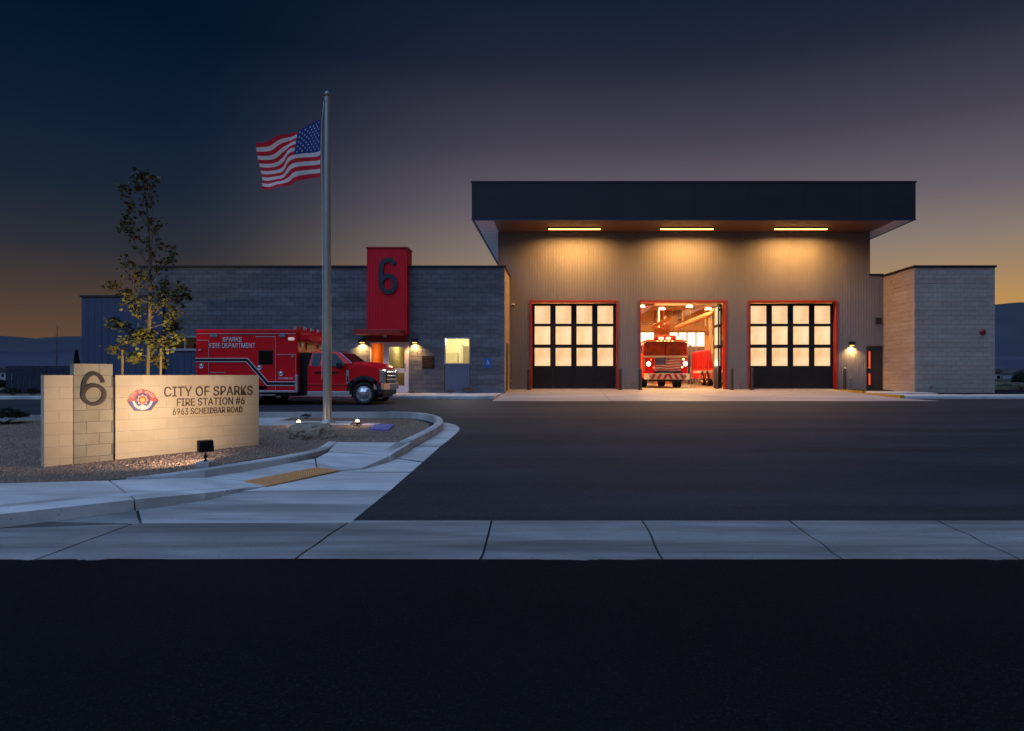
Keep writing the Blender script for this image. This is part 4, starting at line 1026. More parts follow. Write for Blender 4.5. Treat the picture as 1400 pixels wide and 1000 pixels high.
emb('emblem_crown', shrink([zz(300, 480), zz(320, 410), zz(410, 275), zz(530, 190), zz(690, 165), zz(850, 190), zz(990, 275), zz(1080, 400), zz(1100, 470), zz(700, 500)], .985), .0112, .0125, ered)
def ring(cx_, cy_, r0x, r0y, r1x, r1y, a0, a1, n=28):
    o = [zz(cx_+r1x*math.cos(R(a0+(a1-a0)*k/n)), cy_-r1y*math.sin(R(a0+(a1-a0)*k/n))) for k in range(n+1)]
    i_ = [zz(cx_+r0x*math.cos(R(a1-(a1-a0)*k/n)), cy_-r0y*math.sin(R(a1-(a1-a0)*k/n))) for k in range(n+1)]
    return o+i_
def ell(cx_, cy_, rx_, ry, n=28, sx=None): return [zz(cx_+rx_*math.cos(2*math.pi*k/n), cy_-ry*math.sin(2*math.pi*k/n)) for k in range(n)]
emb('emblem_ring', ring(690, 440, 215, 200, 280, 270, 188, 352), .0127, .0145, ewh)
emb('emblem_disc', ell(690, 440, 205, 190), .0127, .0145, enavy)
star = [zz(690+(175 if k % 2 == 0 else 125)*math.cos(R(22.5*k)), 440-(165 if k % 2 == 0 else 118)*math.sin(R(22.5*k))) for k in range(16)]
emb('emblem_star', star, .0147, .016, etan)
emb('emblem_heart', ell(685, 440, 108, 105), .0162, .0175, ered)
emb('emblem_core', ell(685, 440, 66, 62), .0177, .019, gold)
emb('emblem_scroll', [zz(590, 610), zz(640, 590), zz(740, 590), zz(790, 610), zz(760, 645), zz(610, 645)], .0162, .0175, ewh)
for i, chr_ in enumerate('CITY OF SPARKS'):
    if chr_ == ' ': continue
    a = R(158-i*(136/13)); x_, y_ = zz(690+315*math.cos(a), 455-245*math.sin(a))
    aa = sa_of(x_); rz_ = a-math.pi/2
    text('emblem_letter', chr_, ewh, sn, SM(aa, sz_of(y_, aa), .0127), SU*math.cos(rz_)+SZ*math.sin(rz_), -SU*math.sin(rz_)+SZ*math.cos(rz_), (.008 if chr_ == 'I' else .022), .036, .002, .03)
for i, chr_ in enumerate('FIRE DEPT'):
    if chr_ == ' ': continue
    a = R(208+i*(124/8)); x_, y_ = zz(690+247*math.cos(a), 440-235*math.sin(a)); aa = sa_of(x_); rz_ = a+math.pi/2
    text('emblem_letter', chr_, ered, sn, SM(aa, sz_of(y_, aa), .0147), SU*math.cos(rz_)+SZ*math.sin(rz_), -SU*math.sin(rz_)+SZ*math.cos(rz_), (.006 if chr_ == 'I' else .016), .026, .0015, .03)

# floodlight in front of the sign
fp = at(281, 636, .26)
k = fp.y/F
fl_ = thing('floodlight', 'small black floodlight on a concrete block aimed at the monument sign', 'floodlight', tuple(fp))
B().box(fp.x-9*k, fp.x+9*k, fp.y-.09, fp.y+.09, fp.z-.05, fp.z+5*k).build('footing', concrete_lit, fl_, bevel=.008)
zb = wz(602, fp.y); zl = wz(618, fp.y); zm = (zb+zl)/2
B().cyl((fp.x, fp.y, fp.z+.04), (fp.x, fp.y, zl-.01), .012).lathe([(.022, 0), (.022, .03)], (fp.x, fp.y, fp.z+.045)).lathe([(.0, -.025), (.024, -.01), (.024, .015), (0, .03)], (fp.x, fp.y, (zl+fp.z)/2+.02)).build('stem', black_m, fl_, smooth=True)
dirn = Vector(SM(sa_of(215), 1.15, 0))-Vector((fp.x, fp.y, zm)); dirn.normalize()
hd = B(); W2 = 9.6*k; H2 = (zb-zl)/2; ax_ = Vector((dirn.x, dirn.y, 0)).normalized(); sd_ = Vector((-ax_.y, ax_.x, 0)); c0 = Vector((fp.x, fp.y, zm))
def HB(u, v, w): return tuple(c0+sd_*u+Vector((0, 0, 1))*v+ax_*w)
hd.hexa([HB(-W2, -H2, -.05), HB(W2, -H2, -.05), HB(W2, -H2*.9, .05), HB(-W2, -H2*.9, .05), HB(-W2*.9, H2*.9, -.05), HB(W2*.9, H2*.9, -.05), HB(W2, H2, .05), HB(-W2, H2, .05)])
hd.build('housing', black_m, fl_, bevel=.008)
fn = B()
for q_ in range(5): u_ = -W2*.7+q_*W2*.35; fn.hexa([HB(u_-.004, -H2*.8, -.052), HB(u_+.004, -H2*.8, -.052), HB(u_+.004, -H2*.8, -.075), HB(u_-.004, -H2*.8, -.075), HB(u_-.004, H2*.7, -.052), HB(u_+.004, H2*.7, -.052), HB(u_+.004, H2*.7, -.075), HB(u_-.004, H2*.7, -.075)])
fn.build('cooling_fins', black_m, fl_)
B().face([HB(-W2*.85, -H2*.75, .052), HB(W2*.85, -H2*.75, .052), HB(W2*.85, H2*.85, .052), HB(-W2*.85, H2*.85, .052)]).build('lens', emis('flood_lens', srgb(255, 214, 150), 3), fl_)
lamp('flood_light', 'AREA', tuple(c0+ax_*.07), FLOOD_W, (1, .72, .48), fl_, tuple(SM(sa_of(190), 1.28, 0)), shape='RECTANGLE', size=.16, size_y=.12, spread=R(100))

# =================================================================== FLAGPOLE AND FLAG
fpp = at(447.5, 578, .16); YP = fpp.y
kp = YP/F
fpo = thing('flagpole', 'tall pale aluminium flagpole with ball top standing in the gravel planter', 'flagpole', tuple(fpp))
zt = wz(139, YP)
pole_m = mat('pole_aluminium', (.34, .345, .31), (.29, .295, .27), 6, .42, metal=.35)
B().lathe([(.098, .02), (.098, 1.6), (.092, 2.8), (.080, 4.6), (.064, zt-fpp.z-.25), (.056, zt-fpp.z)], fpp, 'z', 28).build('pole', pole_m, fpo, smooth=True)
B().lathe([(.20, 0), (.195, .012), (.13, .045), (.10, .075), (.095, .08)], fpp, 'z', 28).build('base_collar', alu_m, fpo, smooth=True)
B().lathe([(.055, 0), (.068, .01), (.068, .12), (.05, .13), (.02, .14), (.02, .2)], (fpp.x, fpp.y, zt-.02), 'z', 20).build('truck_cap', pole_m, fpo, smooth=True)
zb_ = wz(128.5, YP)
B().lathe([(.001, -.065), (.03, -.058), (.055, -.03), (.064, 0), (.055, .03), (.03, .056), (.001, .064)], (fpp.x, fpp.y, zb_), 'z', 20).build('ball', pole_m, fpo, smooth=True)
hxw = wx(438.5, YP)
B().tube([(fpp.x-.07, YP-.03, zt), (fpp.x-.10, YP-.02, zt-.3), (hxw+.03, YP, wz(163, YP)), (hxw+.005, YP, wz(205, YP)), (hxw+.03, YP, wz(243, YP)), (fpp.x-.095, YP-.05, 3.5), (fpp.x-.11, YP-.05, 1.5)], .006, 5).build('halyard', white_m, fpo)
# flag
fg = bpy.data.objects.new('flag', None)
nu, nv = 96, 52
topc = [(0, 438.2, 162.8), (.25, 423, 168.5), (.42, 406.5, 180), (.5, 398, 184.2), (.7, 376, 189.5), (.88, 358, 192.5), (1, 347.8, 195)]
botc = [(0, 437.6, 242.5), (.15, 424, 244), (.35, 408, 250), (.55, 395, 252.5), (.75, 377, 254.5), (.9, 365.5, 259.6), (1, 358.5, 260.3)]
def cat(tab, u):
    for a, c in zip(tab, tab[1:]):
        if u <= c[0]+1e-9:
            t_ = (u-a[0])/(c[0]-a[0]); return a[1]+(c[1]-a[1])*t_, a[2]+(c[2]-a[2])*t_
    return tab[-1][1:]
me = bpy.data.meshes.new('flag'); vs, fs, uvs = [], [], []
for j in range(nv+1):
    v = j/nv
    for i in range(nu+1):
        u = i/nu; tx, ty = cat(topc, u); bx, by = cat(botc, u)
        # fly edge slants, fold in the middle shifts the stripes
        fold = 1/(1+math.exp(-(u-(.46+.22*v))*40))
        s_ = v
        px = tx+(bx-tx)*s_+(1.5*math.sin(v*5+u*3)*u); py = ty+(by-ty)*s_
        py += 2.6*math.sin(u*9+v*1.5)*math.sin(v*math.pi)*1.0+(3.0*(fold-.5)*math.sin(v*math.pi))
        dep = .10*math.sin(u*8.2+v*2.2)*min(1, u*3)+.05*math.sin(u*17+v*5)*u+.11*fold*math.sin(v*math.pi)
        vs.append((wx(px, YP), YP+dep, wz(py, YP)))
for j in range(nv):
    for i in range(nu): k = j*(nu+1)+i; fs.append((k, k+nu+1, k+nu+2, k+1))
me.from_pydata(vs, [], fs); uvl = me.uv_layers.new(name='cloth')
for p in me.polygons:
    for li, vi in zip(p.loop_indices, p.vertices): uvl.data[li].uv = ((vi % (nu+1))/nu, 1-(vi//(nu+1))/nv)
me.polygons.foreach_set('use_smooth', [True]*len(me.polygons))
fm = bpy.data.materials.new('flag_cloth'); fm.use_nodes = True; n = fm.node_tree.nodes; l = fm.node_tree.links; p = n['Principled BSDF']; p.inputs['Roughness'].default_value = .8
tcn = n.new('ShaderNodeTexCoord'); sp = n.new('ShaderNodeSeparateXYZ'); l.new(tcn.outputs['UV'], sp.inputs[0])
def M(op, a, b_=None, nn=n, ll=l):
    q_ = nn.new('ShaderNodeMath'); q_.operation = op
    for i, v in enumerate((a, b_)):
        if v is None: continue
        if isinstance(v, (int, float)): q_.inputs[i].default_value = v
        else: ll.new(v, q_.inputs[i])
    return q_.outputs[0]
red_s = M('LESS_THAN', M('MODULO', M('MULTIPLY', M('SUBTRACT', 1, sp.outputs[1]), 6.5), 1), .5)
can = M('MULTIPLY', M('LESS_THAN', sp.outputs[0], .42), M('GREATER_THAN', sp.outputs[1], 6/13))
# stars: staggered rows, 11 columns by 9 rows
cu_ = M('MULTIPLY', sp.outputs[0], 12/.42); cv_ = M('MULTIPLY', M('SUBTRACT', 1, sp.outputs[1]), 10/(7/13))
ru = M('ROUND', cu_); rv = M('ROUND', cv_)
du = M('MULTIPLY', M('SUBTRACT', cu_, ru), 1.0); dv = M('MULTIPLY', M('SUBTRACT', cv_, rv), 1.0)
dist = M('SQRT', M('ADD', M('MULTIPLY', du, du), M('MULTIPLY', M('MULTIPLY', dv, dv), .85)))
par = M('LESS_THAN', M('PINGPONG', M('ADD', ru, rv), 1), .5)
st_ = M('MULTIPLY', M('MULTIPLY', M('LESS_THAN', dist, .30), par), M('MULTIPLY', M('MULTIPLY', M('GREATER_THAN', ru, .5), M('LESS_THAN', ru, 11.5)), M('MULTIPLY', M('GREATER_THAN', rv, .5), M('LESS_THAN', rv, 9.5))))
def MX(f, a, b_):
    q_ = n.new('ShaderNodeMix'); q_.data_type = 'RGBA'; l.new(f, q_.inputs[0])
    for i, v in ((6, a), (7, b_)):
        if isinstance(v, tuple): q_.inputs[i].default_value = v
        else: l.new(v, q_.inputs[i])
    return q_.outputs[2]
fc = MX(can, MX(red_s, (.74, .72, .70, 1), (.62, .010, .025, 1)), MX(st_, (.008, .035, .20, 1), (.45, .48, .55, 1)))
l.new(fc, p.inputs['Base Color'])
trn = n.new('ShaderNodeBsdfTranslucent'); l.new(fc, trn.inputs[0]); ms = n.new('ShaderNodeMixShader'); ms.inputs[0].default_value = .3
l.new(p.outputs[0], ms.inputs[1]); l.new(trn.outputs[0], ms.inputs[2]); l.new(ms.outputs[0], n['Material Output'].inputs[0])
me.materials.append(fm)
bpy.data.objects.remove(fg)
fo = bpy.data.objects.new('flag', me); C.objects.link(fo); tag(fo, 'stars and stripes flag flying leftwards from the flagpole', 'flag')
# pole lights
for (px, py, lb) in ((408.8, 579.5, 'small lit ground light by the boulder, left of the flagpole'), (489, 578.5, 'small lit ground light right of the flagpole base')):
    q = at(px, py+3.5, .15); t_ = thing('ground_light', lb, 'ground light', tuple(q), 'uplights around the flagpole')
    B().cyl(q, q+Vector((0, 0, .05)), .012).build('stake', black_m, t_)
    h = q+Vector((0, 0, .075)); tgt = Vector((fpp.x-.4, YP, 5.2)); dr_ = (tgt-h).normalized()
    B().cyl(h-dr_*.05, h+dr_*.045, .042, .05, 14, caps=True).build('housing', black_m, t_, smooth=True)
    B().lathe([(.001, .05), (.02, .046), (.035, .03), (.046, .0)], h+Vector((0, -.02, .015)), 'z', 14).build('lens', emis('ground_lens', srgb(255, 206, 130), 16), t_)
    lamp('ground_lamp', 'SPOT', tuple(h+dr_*.09), 55, (1, .78, .50), t_, tuple(tgt), spot_size=R(34), spot_blend=.7, shadow_soft_size=.04)
    lamp('ground_glow', 'POINT', tuple(h+Vector((0, -.02, .12))), 5.0, (1, .70, .38), t_, shadow_soft_size=.04)

# =================================================================== BOULDER
bm = bmesh.new(); bmesh.ops.create_icosphere(bm, subdivisions=5, radius=1)
bo = at(420.5, 601, .13); kb = bo.y/F
for v in bm.verts:
    d = v.co.copy(); r = 1+.20*noise.noise(d*1.3+Vector((3, 1, 2)))+.10*noise.noise(d*3)+.045*noise.noise(d*8)+.02*noise.noise(d*20)
    r *= 1-.12*max(0, abs(d.x)-.6)
    f_ = Vector((d.x*r*30*kb, d.y*r*.46, d.z*r*24*kb))
    if f_.z > .24: f_.z = .24+(f_.z-.24)*.45
    v.co = f_
me = bpy.data.meshes.new('boulder'); bm.to_mesh(me); bm.free()
rock_m = mat('boulder_rock', (.36, .27, .18), (.13, .105, .085), 7, .9, bump=1, bscale=45, c3=(.36, .30, .22), s3=3, spec=.2)
me.materials.append(rock_m); o = bpy.data.objects.new('boulder', me); C.objects.link(o); o.location = bo+Vector((0, .3, .03)); tag(o, 'low rough boulder in the gravel in front of the flagpole', 'boulder')
# utility covers in the gravel
q = [at(x, y, .155) for x, y in ((504, 587.5), (531, 588.5), (539, 581), (514, 580.5))]
uc = thing('utility_cover', 'flat violet blue utility cover lid in the gravel right of the flagpole', 'cover', tuple(q[0]))
slab('lid', [p+Vector((0, 0, .012)) for p in q], mat('cover_violet', (.16, .15, .42), (.12, .12, .34), 6, .6), uc, .04)
q = [at(x, y, .155) for x, y in ((494, 581.5), (513, 582), (521, 579.4), (500, 579))]
uc2 = thing('utility_cover', 'small pale concrete utility cover just beside the larger violet one', 'cover', tuple(q[0]))
slab('lid', [p+Vector((0, 0, .01)) for p in q], mat('cover_pale', (.5, .4, .42), rough=.8), uc2, .04)

# =================================================================== RESCUE AMBULANCE
YA = 22.5
am_z = zg(YA)+.004
ax_ = lambda px: wx(px, YA)
az_ = lambda py: wz(py, YA)
amb = thing('ambulance', 'red fire department rescue ambulance parked side-on in front of the entrance', 'ambulance', (ax_(400), YA+1.2, am_z))
MX0, MX1, MZ0, MZ1 = ax_(267.5), ax_(406.5), az_(536.5), az_(451)
B().box(MX0, MX1, YA, YA+2.4, MZ0, MZ1).build('module_body', truck_red, amb, bevel=.04, seg=3)
B().box(MX0+.02, MX1+.01, YA-.018, YA+2.418, MZ1-.12, MZ1+.012).build('roof_rail', truck_red, amb, bevel=.02)
silver_line = mat('silver_trim', (.55, .52, .55), rough=.35, metal=.5)
B().box(MX0+.05, MX1-.05, YA-.024, YA-.002, MZ1-.152, MZ1-.125).build('drip_rail', silver_line, amb)
def A(px, py, d=0): return (ax_(px), YA-d, az_(py))
def aband(name, pts, w, m, d0, d1):
    """mitred band along a polyline in the side plane"""
    b = B(); P3 = [(ax_(x), az_(y)) for x, y in pts]; n = len(P3); up, dn = [], []
    for i, p in enumerate(P3):
        ds_ = []
        if i > 0: d = Vector((p[0]-P3[i-1][0], p[1]-P3[i-1][1])).normalized(); ds_.append(Vector((-d.y, d.x)))
        if i < n-1: d = Vector((P3[i+1][0]-p[0], P3[i+1][1]-p[1])).normalized(); ds_.append(Vector((-d.y, d.x)))
        nn = sum(ds_, Vector((0, 0))).normalized(); k = 1/max(.5, nn.dot(ds_[0]))
        up.append((p[0]+nn.x*w/2*k, p[1]+nn.y*w/2*k)); dn.append((p[0]-nn.x*w/2*k, p[1]-nn.y*w/2*k))
    for i in range(n-1):
        q = [dn[i], dn[i+1], up[i+1], up[i]]
        b.hexa([(x, YA-d0, z) for x, z in q]+[(x, YA-d1, z) for x, z in q])
    return b.build(name, m, amb)
# compartment doors: proud panels with silver edge trims
def adoor(x0, x1, y0, y1, trims, lab=None):
    o = B().box(ax_(x0), ax_(x1), YA-.012, YA+.01, az_(y1), az_(y0)).build('compartment_door', truck_red, amb, bevel=.004)
    q = B(); t_ = .012; X0_, X1_, Z0_, Z1_ = ax_(x0), ax_(x1), az_(y1), az_(y0)
    if 't' in trims: q.box(X0_, X1_, YA-.024, YA-.012, Z1_-t_, Z1_+t_)
    if 'r' in trims: q.box(X1_-t_*.6, X1_+t_*.6, YA-.020, YA-.002, Z0_, Z1_)
    if 'l' in trims: q.box(X0_-t_*.6, X0_+t_*.6, YA-.020, YA-.002, Z0_, Z1_)
    q.build('trim', silver_line, o); return o
def disc_handle(px, py, o, r=.088):
    B().lathe([(r, .0), (r, .012), (r*.8, .03), (r*.35, .035), (.0, .035)], (0, 0, 0), 'y', 20)
    b = B(); b.lathe([(r, -.013), (r*.95, -.03), (r*.7, -.022), (r*.4, -.030), (.001, -.042)], A(px, py), 'y', 22)
    b.build('handle', chrome_m, o, smooth=True)
d1 = adoor(270, 285.6, 465.5, 533, 'tr'); disc_handle(275.7, 500.2, d1)
d2 = adoor(287.5, 309, 509.5, 533, 't')
d3 = adoor(349.5, 377, 460.6, 533, 'tr'); disc_handle(355, 502.2, d3)
d4 = adoor(378.8, 404.5, 485, 533, 'tr'); disc_handle(384.3, 510.5, d4)
b = B(); wx0, wx1, wz0, wz1 = ax_(354.7), ax_(372.4), az_(498), az_(480.3)
b.box(wx0, wx1, YA-.026, YA-.012, wz0, wz1); b.build('window', dark_glass, d3, bevel=.012, seg=3)
B().box(wx0-.03, wx1+.03, YA-.0185, YA-.0125, wz0-.03, wz1+.03).build('window_seal', rubber_m, d3, bevel=.003)
# reflective band
band = [(267.8, 492.5), (338, 492.5), (366.3, 524.8), (405.8, 524.8)]
aband('dark_stripe', band, .095, mat('stripe_black', (.010, .012, .02), rough=.35), .013, .027)
wl = mat('stripe_white', (.82, .80, .82), rough=.4)
aband('white_stripe', [(267.8, 490.2), (338.9, 490.2), (367.2, 522.3), (405.8, 522.3)], .020, wl, .013, .029)
aband('white_stripe', [(267.8, 494.8), (337, 494.8), (365.3, 527.2), (405.8, 527.2)], .020, wl, .013, .029)
text('lettering', 'SPARKS', wl, amb, A(317.7, 464.4, .013), (1, 0, 0), (0, 0, 1), ax_(330.6)-ax_(304.6), .165, .01, .055)
text('lettering', 'FIRE DEPARTMENT', wl, amb, A(318.2, 472.7, .013), (1, 0, 0), (0, 0, 1), ax_(349.2)-ax_(287), .165, .01, .05)
text('lettering', 'PARAMEDIC', wl, amb, A(391.5, 517.6, .0265), (1, 0, 0), (0, 0, 1), ax_(402)-ax_(381.3), .07, .006, .02)
for (x0, x1, y0, y1, m) in ((288, 298, 456, 461.6, lens_m), (382, 391, 456, 461.6, lens_m), (394.6, 402.7, 461.6, 465.6, emis('white_marker', srgb(225, 215, 220), .55)), (399, 402.5, 486.6, 489.6, lens_m), (272, 275, 478, 480, silver_line)):
    B().box(ax_(x0), ax_(x1), YA-.05, YA-.012, az_(y1), az_(y0)).build('warning_light', m, amb, bevel=.012)
B().box(MX0, MX1, YA-.03, YA+.02, az_(536.8), az_(534)).build('rub_rail', silver_line, amb, bevel=.008)
B().box(MX1-.07, MX1+.02, YA-.035, YA+.08, az_(536.8), az_(512.5)).build('corner_guard', silver_line, amb, bevel=.01)
B().box(MX0+.05, MX1-.02, YA+.1, YA+2.3, MZ0-.14, MZ0).build('chassis', black_m, amb)
B().box(ax_(340), ax_(376), YA+.02, YA+.12, az_(541), az_(539.5)).build('skirt_trim', silver_line, amb)
# module front face: light bar, warning lamps, cab attic window
for k in range(7):
    y_ = YA+.25+k*.31
    B().box(MX1-.16, MX1+.05, y_, y_+.16, MZ1+.012, MZ1+.12).build('roof_light', mat('roof_lens', (.45, .45, .5), rough=.15) if k % 2 else mat('roof_lens_red', (.45, .03, .03), rough=.2), amb, bevel=.015)
B().cyl((MX1-.12, YA+.1, MZ1+.01), (MX1-.12, YA+.1, MZ1+.11), .05, .045, 14).build('roof_beacon', chrome_m, amb, smooth=True)
B().box(MX1-.01, MX1+.38, YA+.12, YA+2.28, MZ1-.36, MZ1-.12).build('front_visor', truck_red, amb, bevel=.03)
for y_ in (YA+.25, YA+1.85): B().box(MX1+.0, MX1+.035, y_, y_+.28, MZ1-.58, MZ1-.42).build('warning_light', lens_m, amb, bevel=.01)
B().box(MX1+.0, MX1+.03, YA+.8, YA+1.5, MZ1-.66, MZ1-.40).build('warning_light', mat('amber_lens', (.4, .12, .03), rough=.2), amb, bevel=.01)
# cab
YC0, YC1 = YA+.16, YA+2.24
acx, acz, ar = ax_(496), az_(537.8), .50
def arch(r, a0=-8, a1=188, n=16): return [(acx+r*math.cos(R(a)), acz+r*math.sin(R(a))) for a in [a0+(a1-a0)*k/n for k in range(n+1)]]
ap = arch(ar)[::-1]     # from rear (left) over the top to the front
low = [(ax_(418), az_(534.8)), (ax_(475.5), az_(534.8))]+[p for p in ap if p[1] > az_(538)]+[(ax_(518.5), az_(533)), (ax_(520), az_(520)), (ax_(519.6), az_(508)), (ax_(514), az_(503.2)), (ax_(500), az_(500.2)), (ax_(479), az_(498.2)), (ax_(418), az_(501.5))]
B().prism(low, YC0, YC1, 'y').build('cab_body', truck_red, amb)
# raised hood
hood = B(); hp = [(ax_(477), az_(498.3), az_(495.8)), (ax_(498), az_(500.2), az_(496.2)), (ax_(513), az_(503.2), az_(498.6)), (ax_(519.4), az_(507.5), az_(503.0))]
ringp = []
for (x, z0_, z1_) in hp:
    ringp.append([(x, YC0+.04, z0_-.03), (x, YC0+.14, z0_+.02), (x, YC0+.38, z1_+.02), (x, (YC0+YC1)/2, z1_+.045), (x, YC1-.38, z1_+.02), (x, YC1-.14, z0_+.02), (x, YC1-.04, z0_-.03)])
for r_ in ringp: hood.v += r_
for i in range(3):
    for k in range(6): a = i*7+k; hood.f.append((a, a+7, a+8, a+1))
hood.f.append(tuple(range(21, 28)))
hood.build('hood', truck_red, amb, smooth=True)
# greenhouse
ti = .17
gr = B(); zr, zb2 = az_(480.6), az_(501.6)
gA = [(ax_(418.5), zb2), (ax_(479.5), az_(497.6)), (ax_(459), az_(481.3)), (ax_(450), zr), (ax_(422), zr)]
gr.v = [(x, YC0+(0 if z < zb2+.2 and i in (0, 1) else ti), z) for i, (x, z) in enumerate(gA)]+[(x, YC1-(0 if i in (0, 1) else ti), z) for i, (x, z) in enumerate(gA)]
gr.f = [(0, 1, 2, 3, 4), (9, 8, 7, 6, 5), (0, 5, 6, 1), (1, 6, 7, 2), (2, 7, 8, 3), (3, 8, 9, 4), (4, 9, 5, 0)]
gr.build('cab_roof', truck_red, amb, bevel=.02)
def GS(px, py, d=.006):       # point on the slanted cab side
    z = az_(py); t_ = max(0, min(1, (z-zb2)/(zr-zb2))); return (ax_(px), YC0+ti*t_-d, z)
blue_glass = mat('cab_glass', (.010, .03, .045), rough=.08, spec=.3)
def gpoly(name, pts, m, par=amb, d=.008):
    B().face([GS(x, y, d) for x, y in pts]).build(name, m, par)
gpoly('side_window', [(423, 500.8), (423.6, 484.5), (425, 482.8), (443.5, 482.6), (443.5, 500.8)], blue_glass)
gpoly('side_window', [(446.5, 500.8), (446.5, 482.8), (455.5, 483.5), (468.5, 496.5), (469.5, 500.6)], blue_glass, amb, .05)
# windscreen on the raked front
wA, wB_ = Vector((ax_(479.5), YC0, az_(497.6))), Vector((ax_(459), YC0+ti, az_(481.3))); wC, wD = Vector((ax_(459), YC1-ti, az_(481.3))), Vector((ax_(479.5), YC1, az_(497.6)))
nrm = (wB_-wA).cross(wD-wA).normalized(); nrm = nrm if nrm.x > 0 else -nrm
ins = lambda u, v: (wA.lerp(wD, u)).lerp(wB_.lerp(wC, u), v)+nrm*.012
B().face([ins(.05, .05), ins(.95, .05), ins(.94, .93), ins(.06, .93)]).build('windscreen', dark_glass, amb)
pp = B(); pp.tube([tuple(wA.lerp(wB_, .02)+nrm*.012+Vector((0, -.008, 0))), tuple(wA.lerp(wB_, .98)+nrm*.012+Vector((0, -.008, 0)))], .012, 6); pp.build('pillar_trim', silver_line, amb)
# doors seams, handles, crease, mirror
B().box(ax_(419), ax_(473), YC0-.022, YC0+.01, az_(527.2), az_(525.4)).build('side_moulding', mat('pink_red_trim', (.45, .03, .045), rough=.2), amb, bevel=.006)
B().box(ax_(445), ax_(445)+.012, YC0-.003, YC0+.01, az_(533.5), az_(501.5)).box(ax_(473), ax_(473)+.012, YC0-.003, YC0+.01, az_(533.5), az_(501.5)).box(ax_(421), ax_(421)+.012, YC0-.003, YC0+.01, az_(533.5), az_(501.5)).build('door_seam', rubber_m, amb)
for px in (428, 451): B().box(ax_(px), ax_(px+9), YC0-.035, YC0-.002, az_(510.2), az_(508)).build('door_handle', black_m, amb, bevel=.008)
B().box(ax_(461.5), ax_(468.5), YC0-.30, YC0-.16, az_(504.6), az_(495.5)).build('mirror', black_m, amb, bevel=.03)
B().tube([(ax_(466), YC0-.18, az_(501)), (ax_(470), YC0, az_(502))], .018, 6).build('mirror_arm', black_m, amb)
B().box(ax_(471.5), ax_(475.2), YC0-.02, YC0-.002, az_(524.5), az_(506.5)).build('fender_vent', silver_line, amb, bevel=.008)
B().box(ax_(472.4), ax_(474.4), YC0-.026, YC0-.0205, az_(523), az_(514)).build('vent_slot', black_m, amb)
text('badge', 'XLT', silver_line, amb, (ax_(512.5), YC0-.001, az_(508.7)), (1, 0, 0), (0, 0, 1), .09, .03, .004) if False else None
# flares
fl = B(); o_, i_ = arch(.60, -2, 182, 20), arch(.475, -2, 182, 20)
for k in range(20):
    q = [i_[k], o_[k], o_[k+1], i_[k+1]]; fl.hexa([(x, YC0-.06, z) for x, z in q]+[(x, YC0+.02, z) for x, z in q])
fl.build('wheel_arch', mat('flare_black', (.018, .022, .028), rough=.6), amb, smooth=True)
B().box(acx-.55, acx+.55, YC0+.35, YC1-.35, am_z+.25, az_(512)).build('wheel_well', black_m, amb)
B().box(ax_(419), ax_(477), YC0-.10, YC0+.12, az_(541), az_(535.6)).build('running_board', silver_line, amb, bevel=.012)
B().box(ax_(405), ax_(420), YA+.25, YA+2.1, am_z+.35, az_(482)).build('cab_gap', black_m, amb)
# front end
FXf = ax_(520)
B().box(FXf-.35, FXf+.02, YC0+.08, YC1-.08, az_(541.5), az_(530)).build('lower_bumper', black_m, amb, bevel=.04)
fb = B(); fb.prism([(FXf-.28, YC0-.02), (FXf+.06, YC0+.02), (FXf+.17, YC0+.4), (FXf+.17, YC1-.4), (FXf+.06, YC1-.02), (FXf-.28, YC1+.02), (FXf-.1, YC1-.2), (FXf-.1, YC0+.2)], az_(533.5), az_(524.6), 'z'); fb.build('bumper', chrome_m, amb, bevel=.015)
B().box(FXf-.14, FXf+.075, YC0+.42, YC1-.42, az_(524), az_(505.5)).build('grille', black_m, amb, bevel=.02)
for k in range(3): zc_ = az_(509+k*5.2); B().box(FXf+.07, FXf+.10, YC0+.40, YC1-.40, zc_-.022, zc_+.022).build('grille_bar', chrome_m, amb, bevel=.012)
for y0_, y1_ in ((YC0-.012, YC0+.40), (YC1-.40, YC1+.012)):
    B().box(FXf-.08, FXf+.05, y0_, y1_, az_(523.8), az_(506)).build('headlight', mat('headlight_lens', (.55, .57, .6), rough=.12, metal=.6), amb, bevel=.02)
B().box(FXf-.075, FXf-.045, YC0-.02, YC0-.0125, az_(517), az_(507.5)).build('marker_light', mat('amber_marker', (.5, .2, .03), rough=.2), amb)
# wheels
def wheel(x, y, z, r, w, parent, side=-1, rimr=None, dual=False):
    rimr = rimr or r*.66; t_ = B().lathe([(rimr, .0), (r*.86, -.02), (r*.97, .02), (r, .06), (r, w-.06), (r*.97, w-.02), (r*.86, w), (rimr, w)], (x, y, z), 'y', 32).build('wheel', rubber_m, parent, smooth=True)
    if side < 0:
        B().lathe([(rimr, .0), (rimr*.93, .035), (rimr*.86, .045), (rimr*.80, .015), (rimr*.55, -.01 if not dual else .08), (rimr*.35, -.03 if not dual else .07), (rimr*.28, -.05 if not dual else .05), (rimr*.1, -.055 if not dual else .05), (.0005, -.055 if not dual else .05)], (x, y, z), 'y', 32).build('rim', chrome_m, t_, smooth=True)
        nb = B()
        for k in range(8): a = 2*math.pi*k/8; nb.cyl((x+rimr*.68*math.cos(a), y-.005, z+rimr*.68*math.sin(a)), (x+rimr*.68*math.cos(a), y+.02, z+rimr*.68*math.sin(a)), .022, n=8)
        nb.build('lug_hole', black_m, t_)
    return t_
wr = .395
wheel(acx, YC0-.045, am_z+wr, wr, .24, amb)
wheel(acx, YC1-.20, am_z+wr, wr, .24, amb, side=1)
rxw = ax_(362)-.45
wheel(rxw, YA+.04, am_z+wr, wr, .5, amb, dual=True); wheel(rxw, YA+1.85, am_z+wr, wr, .5, amb, side=1)
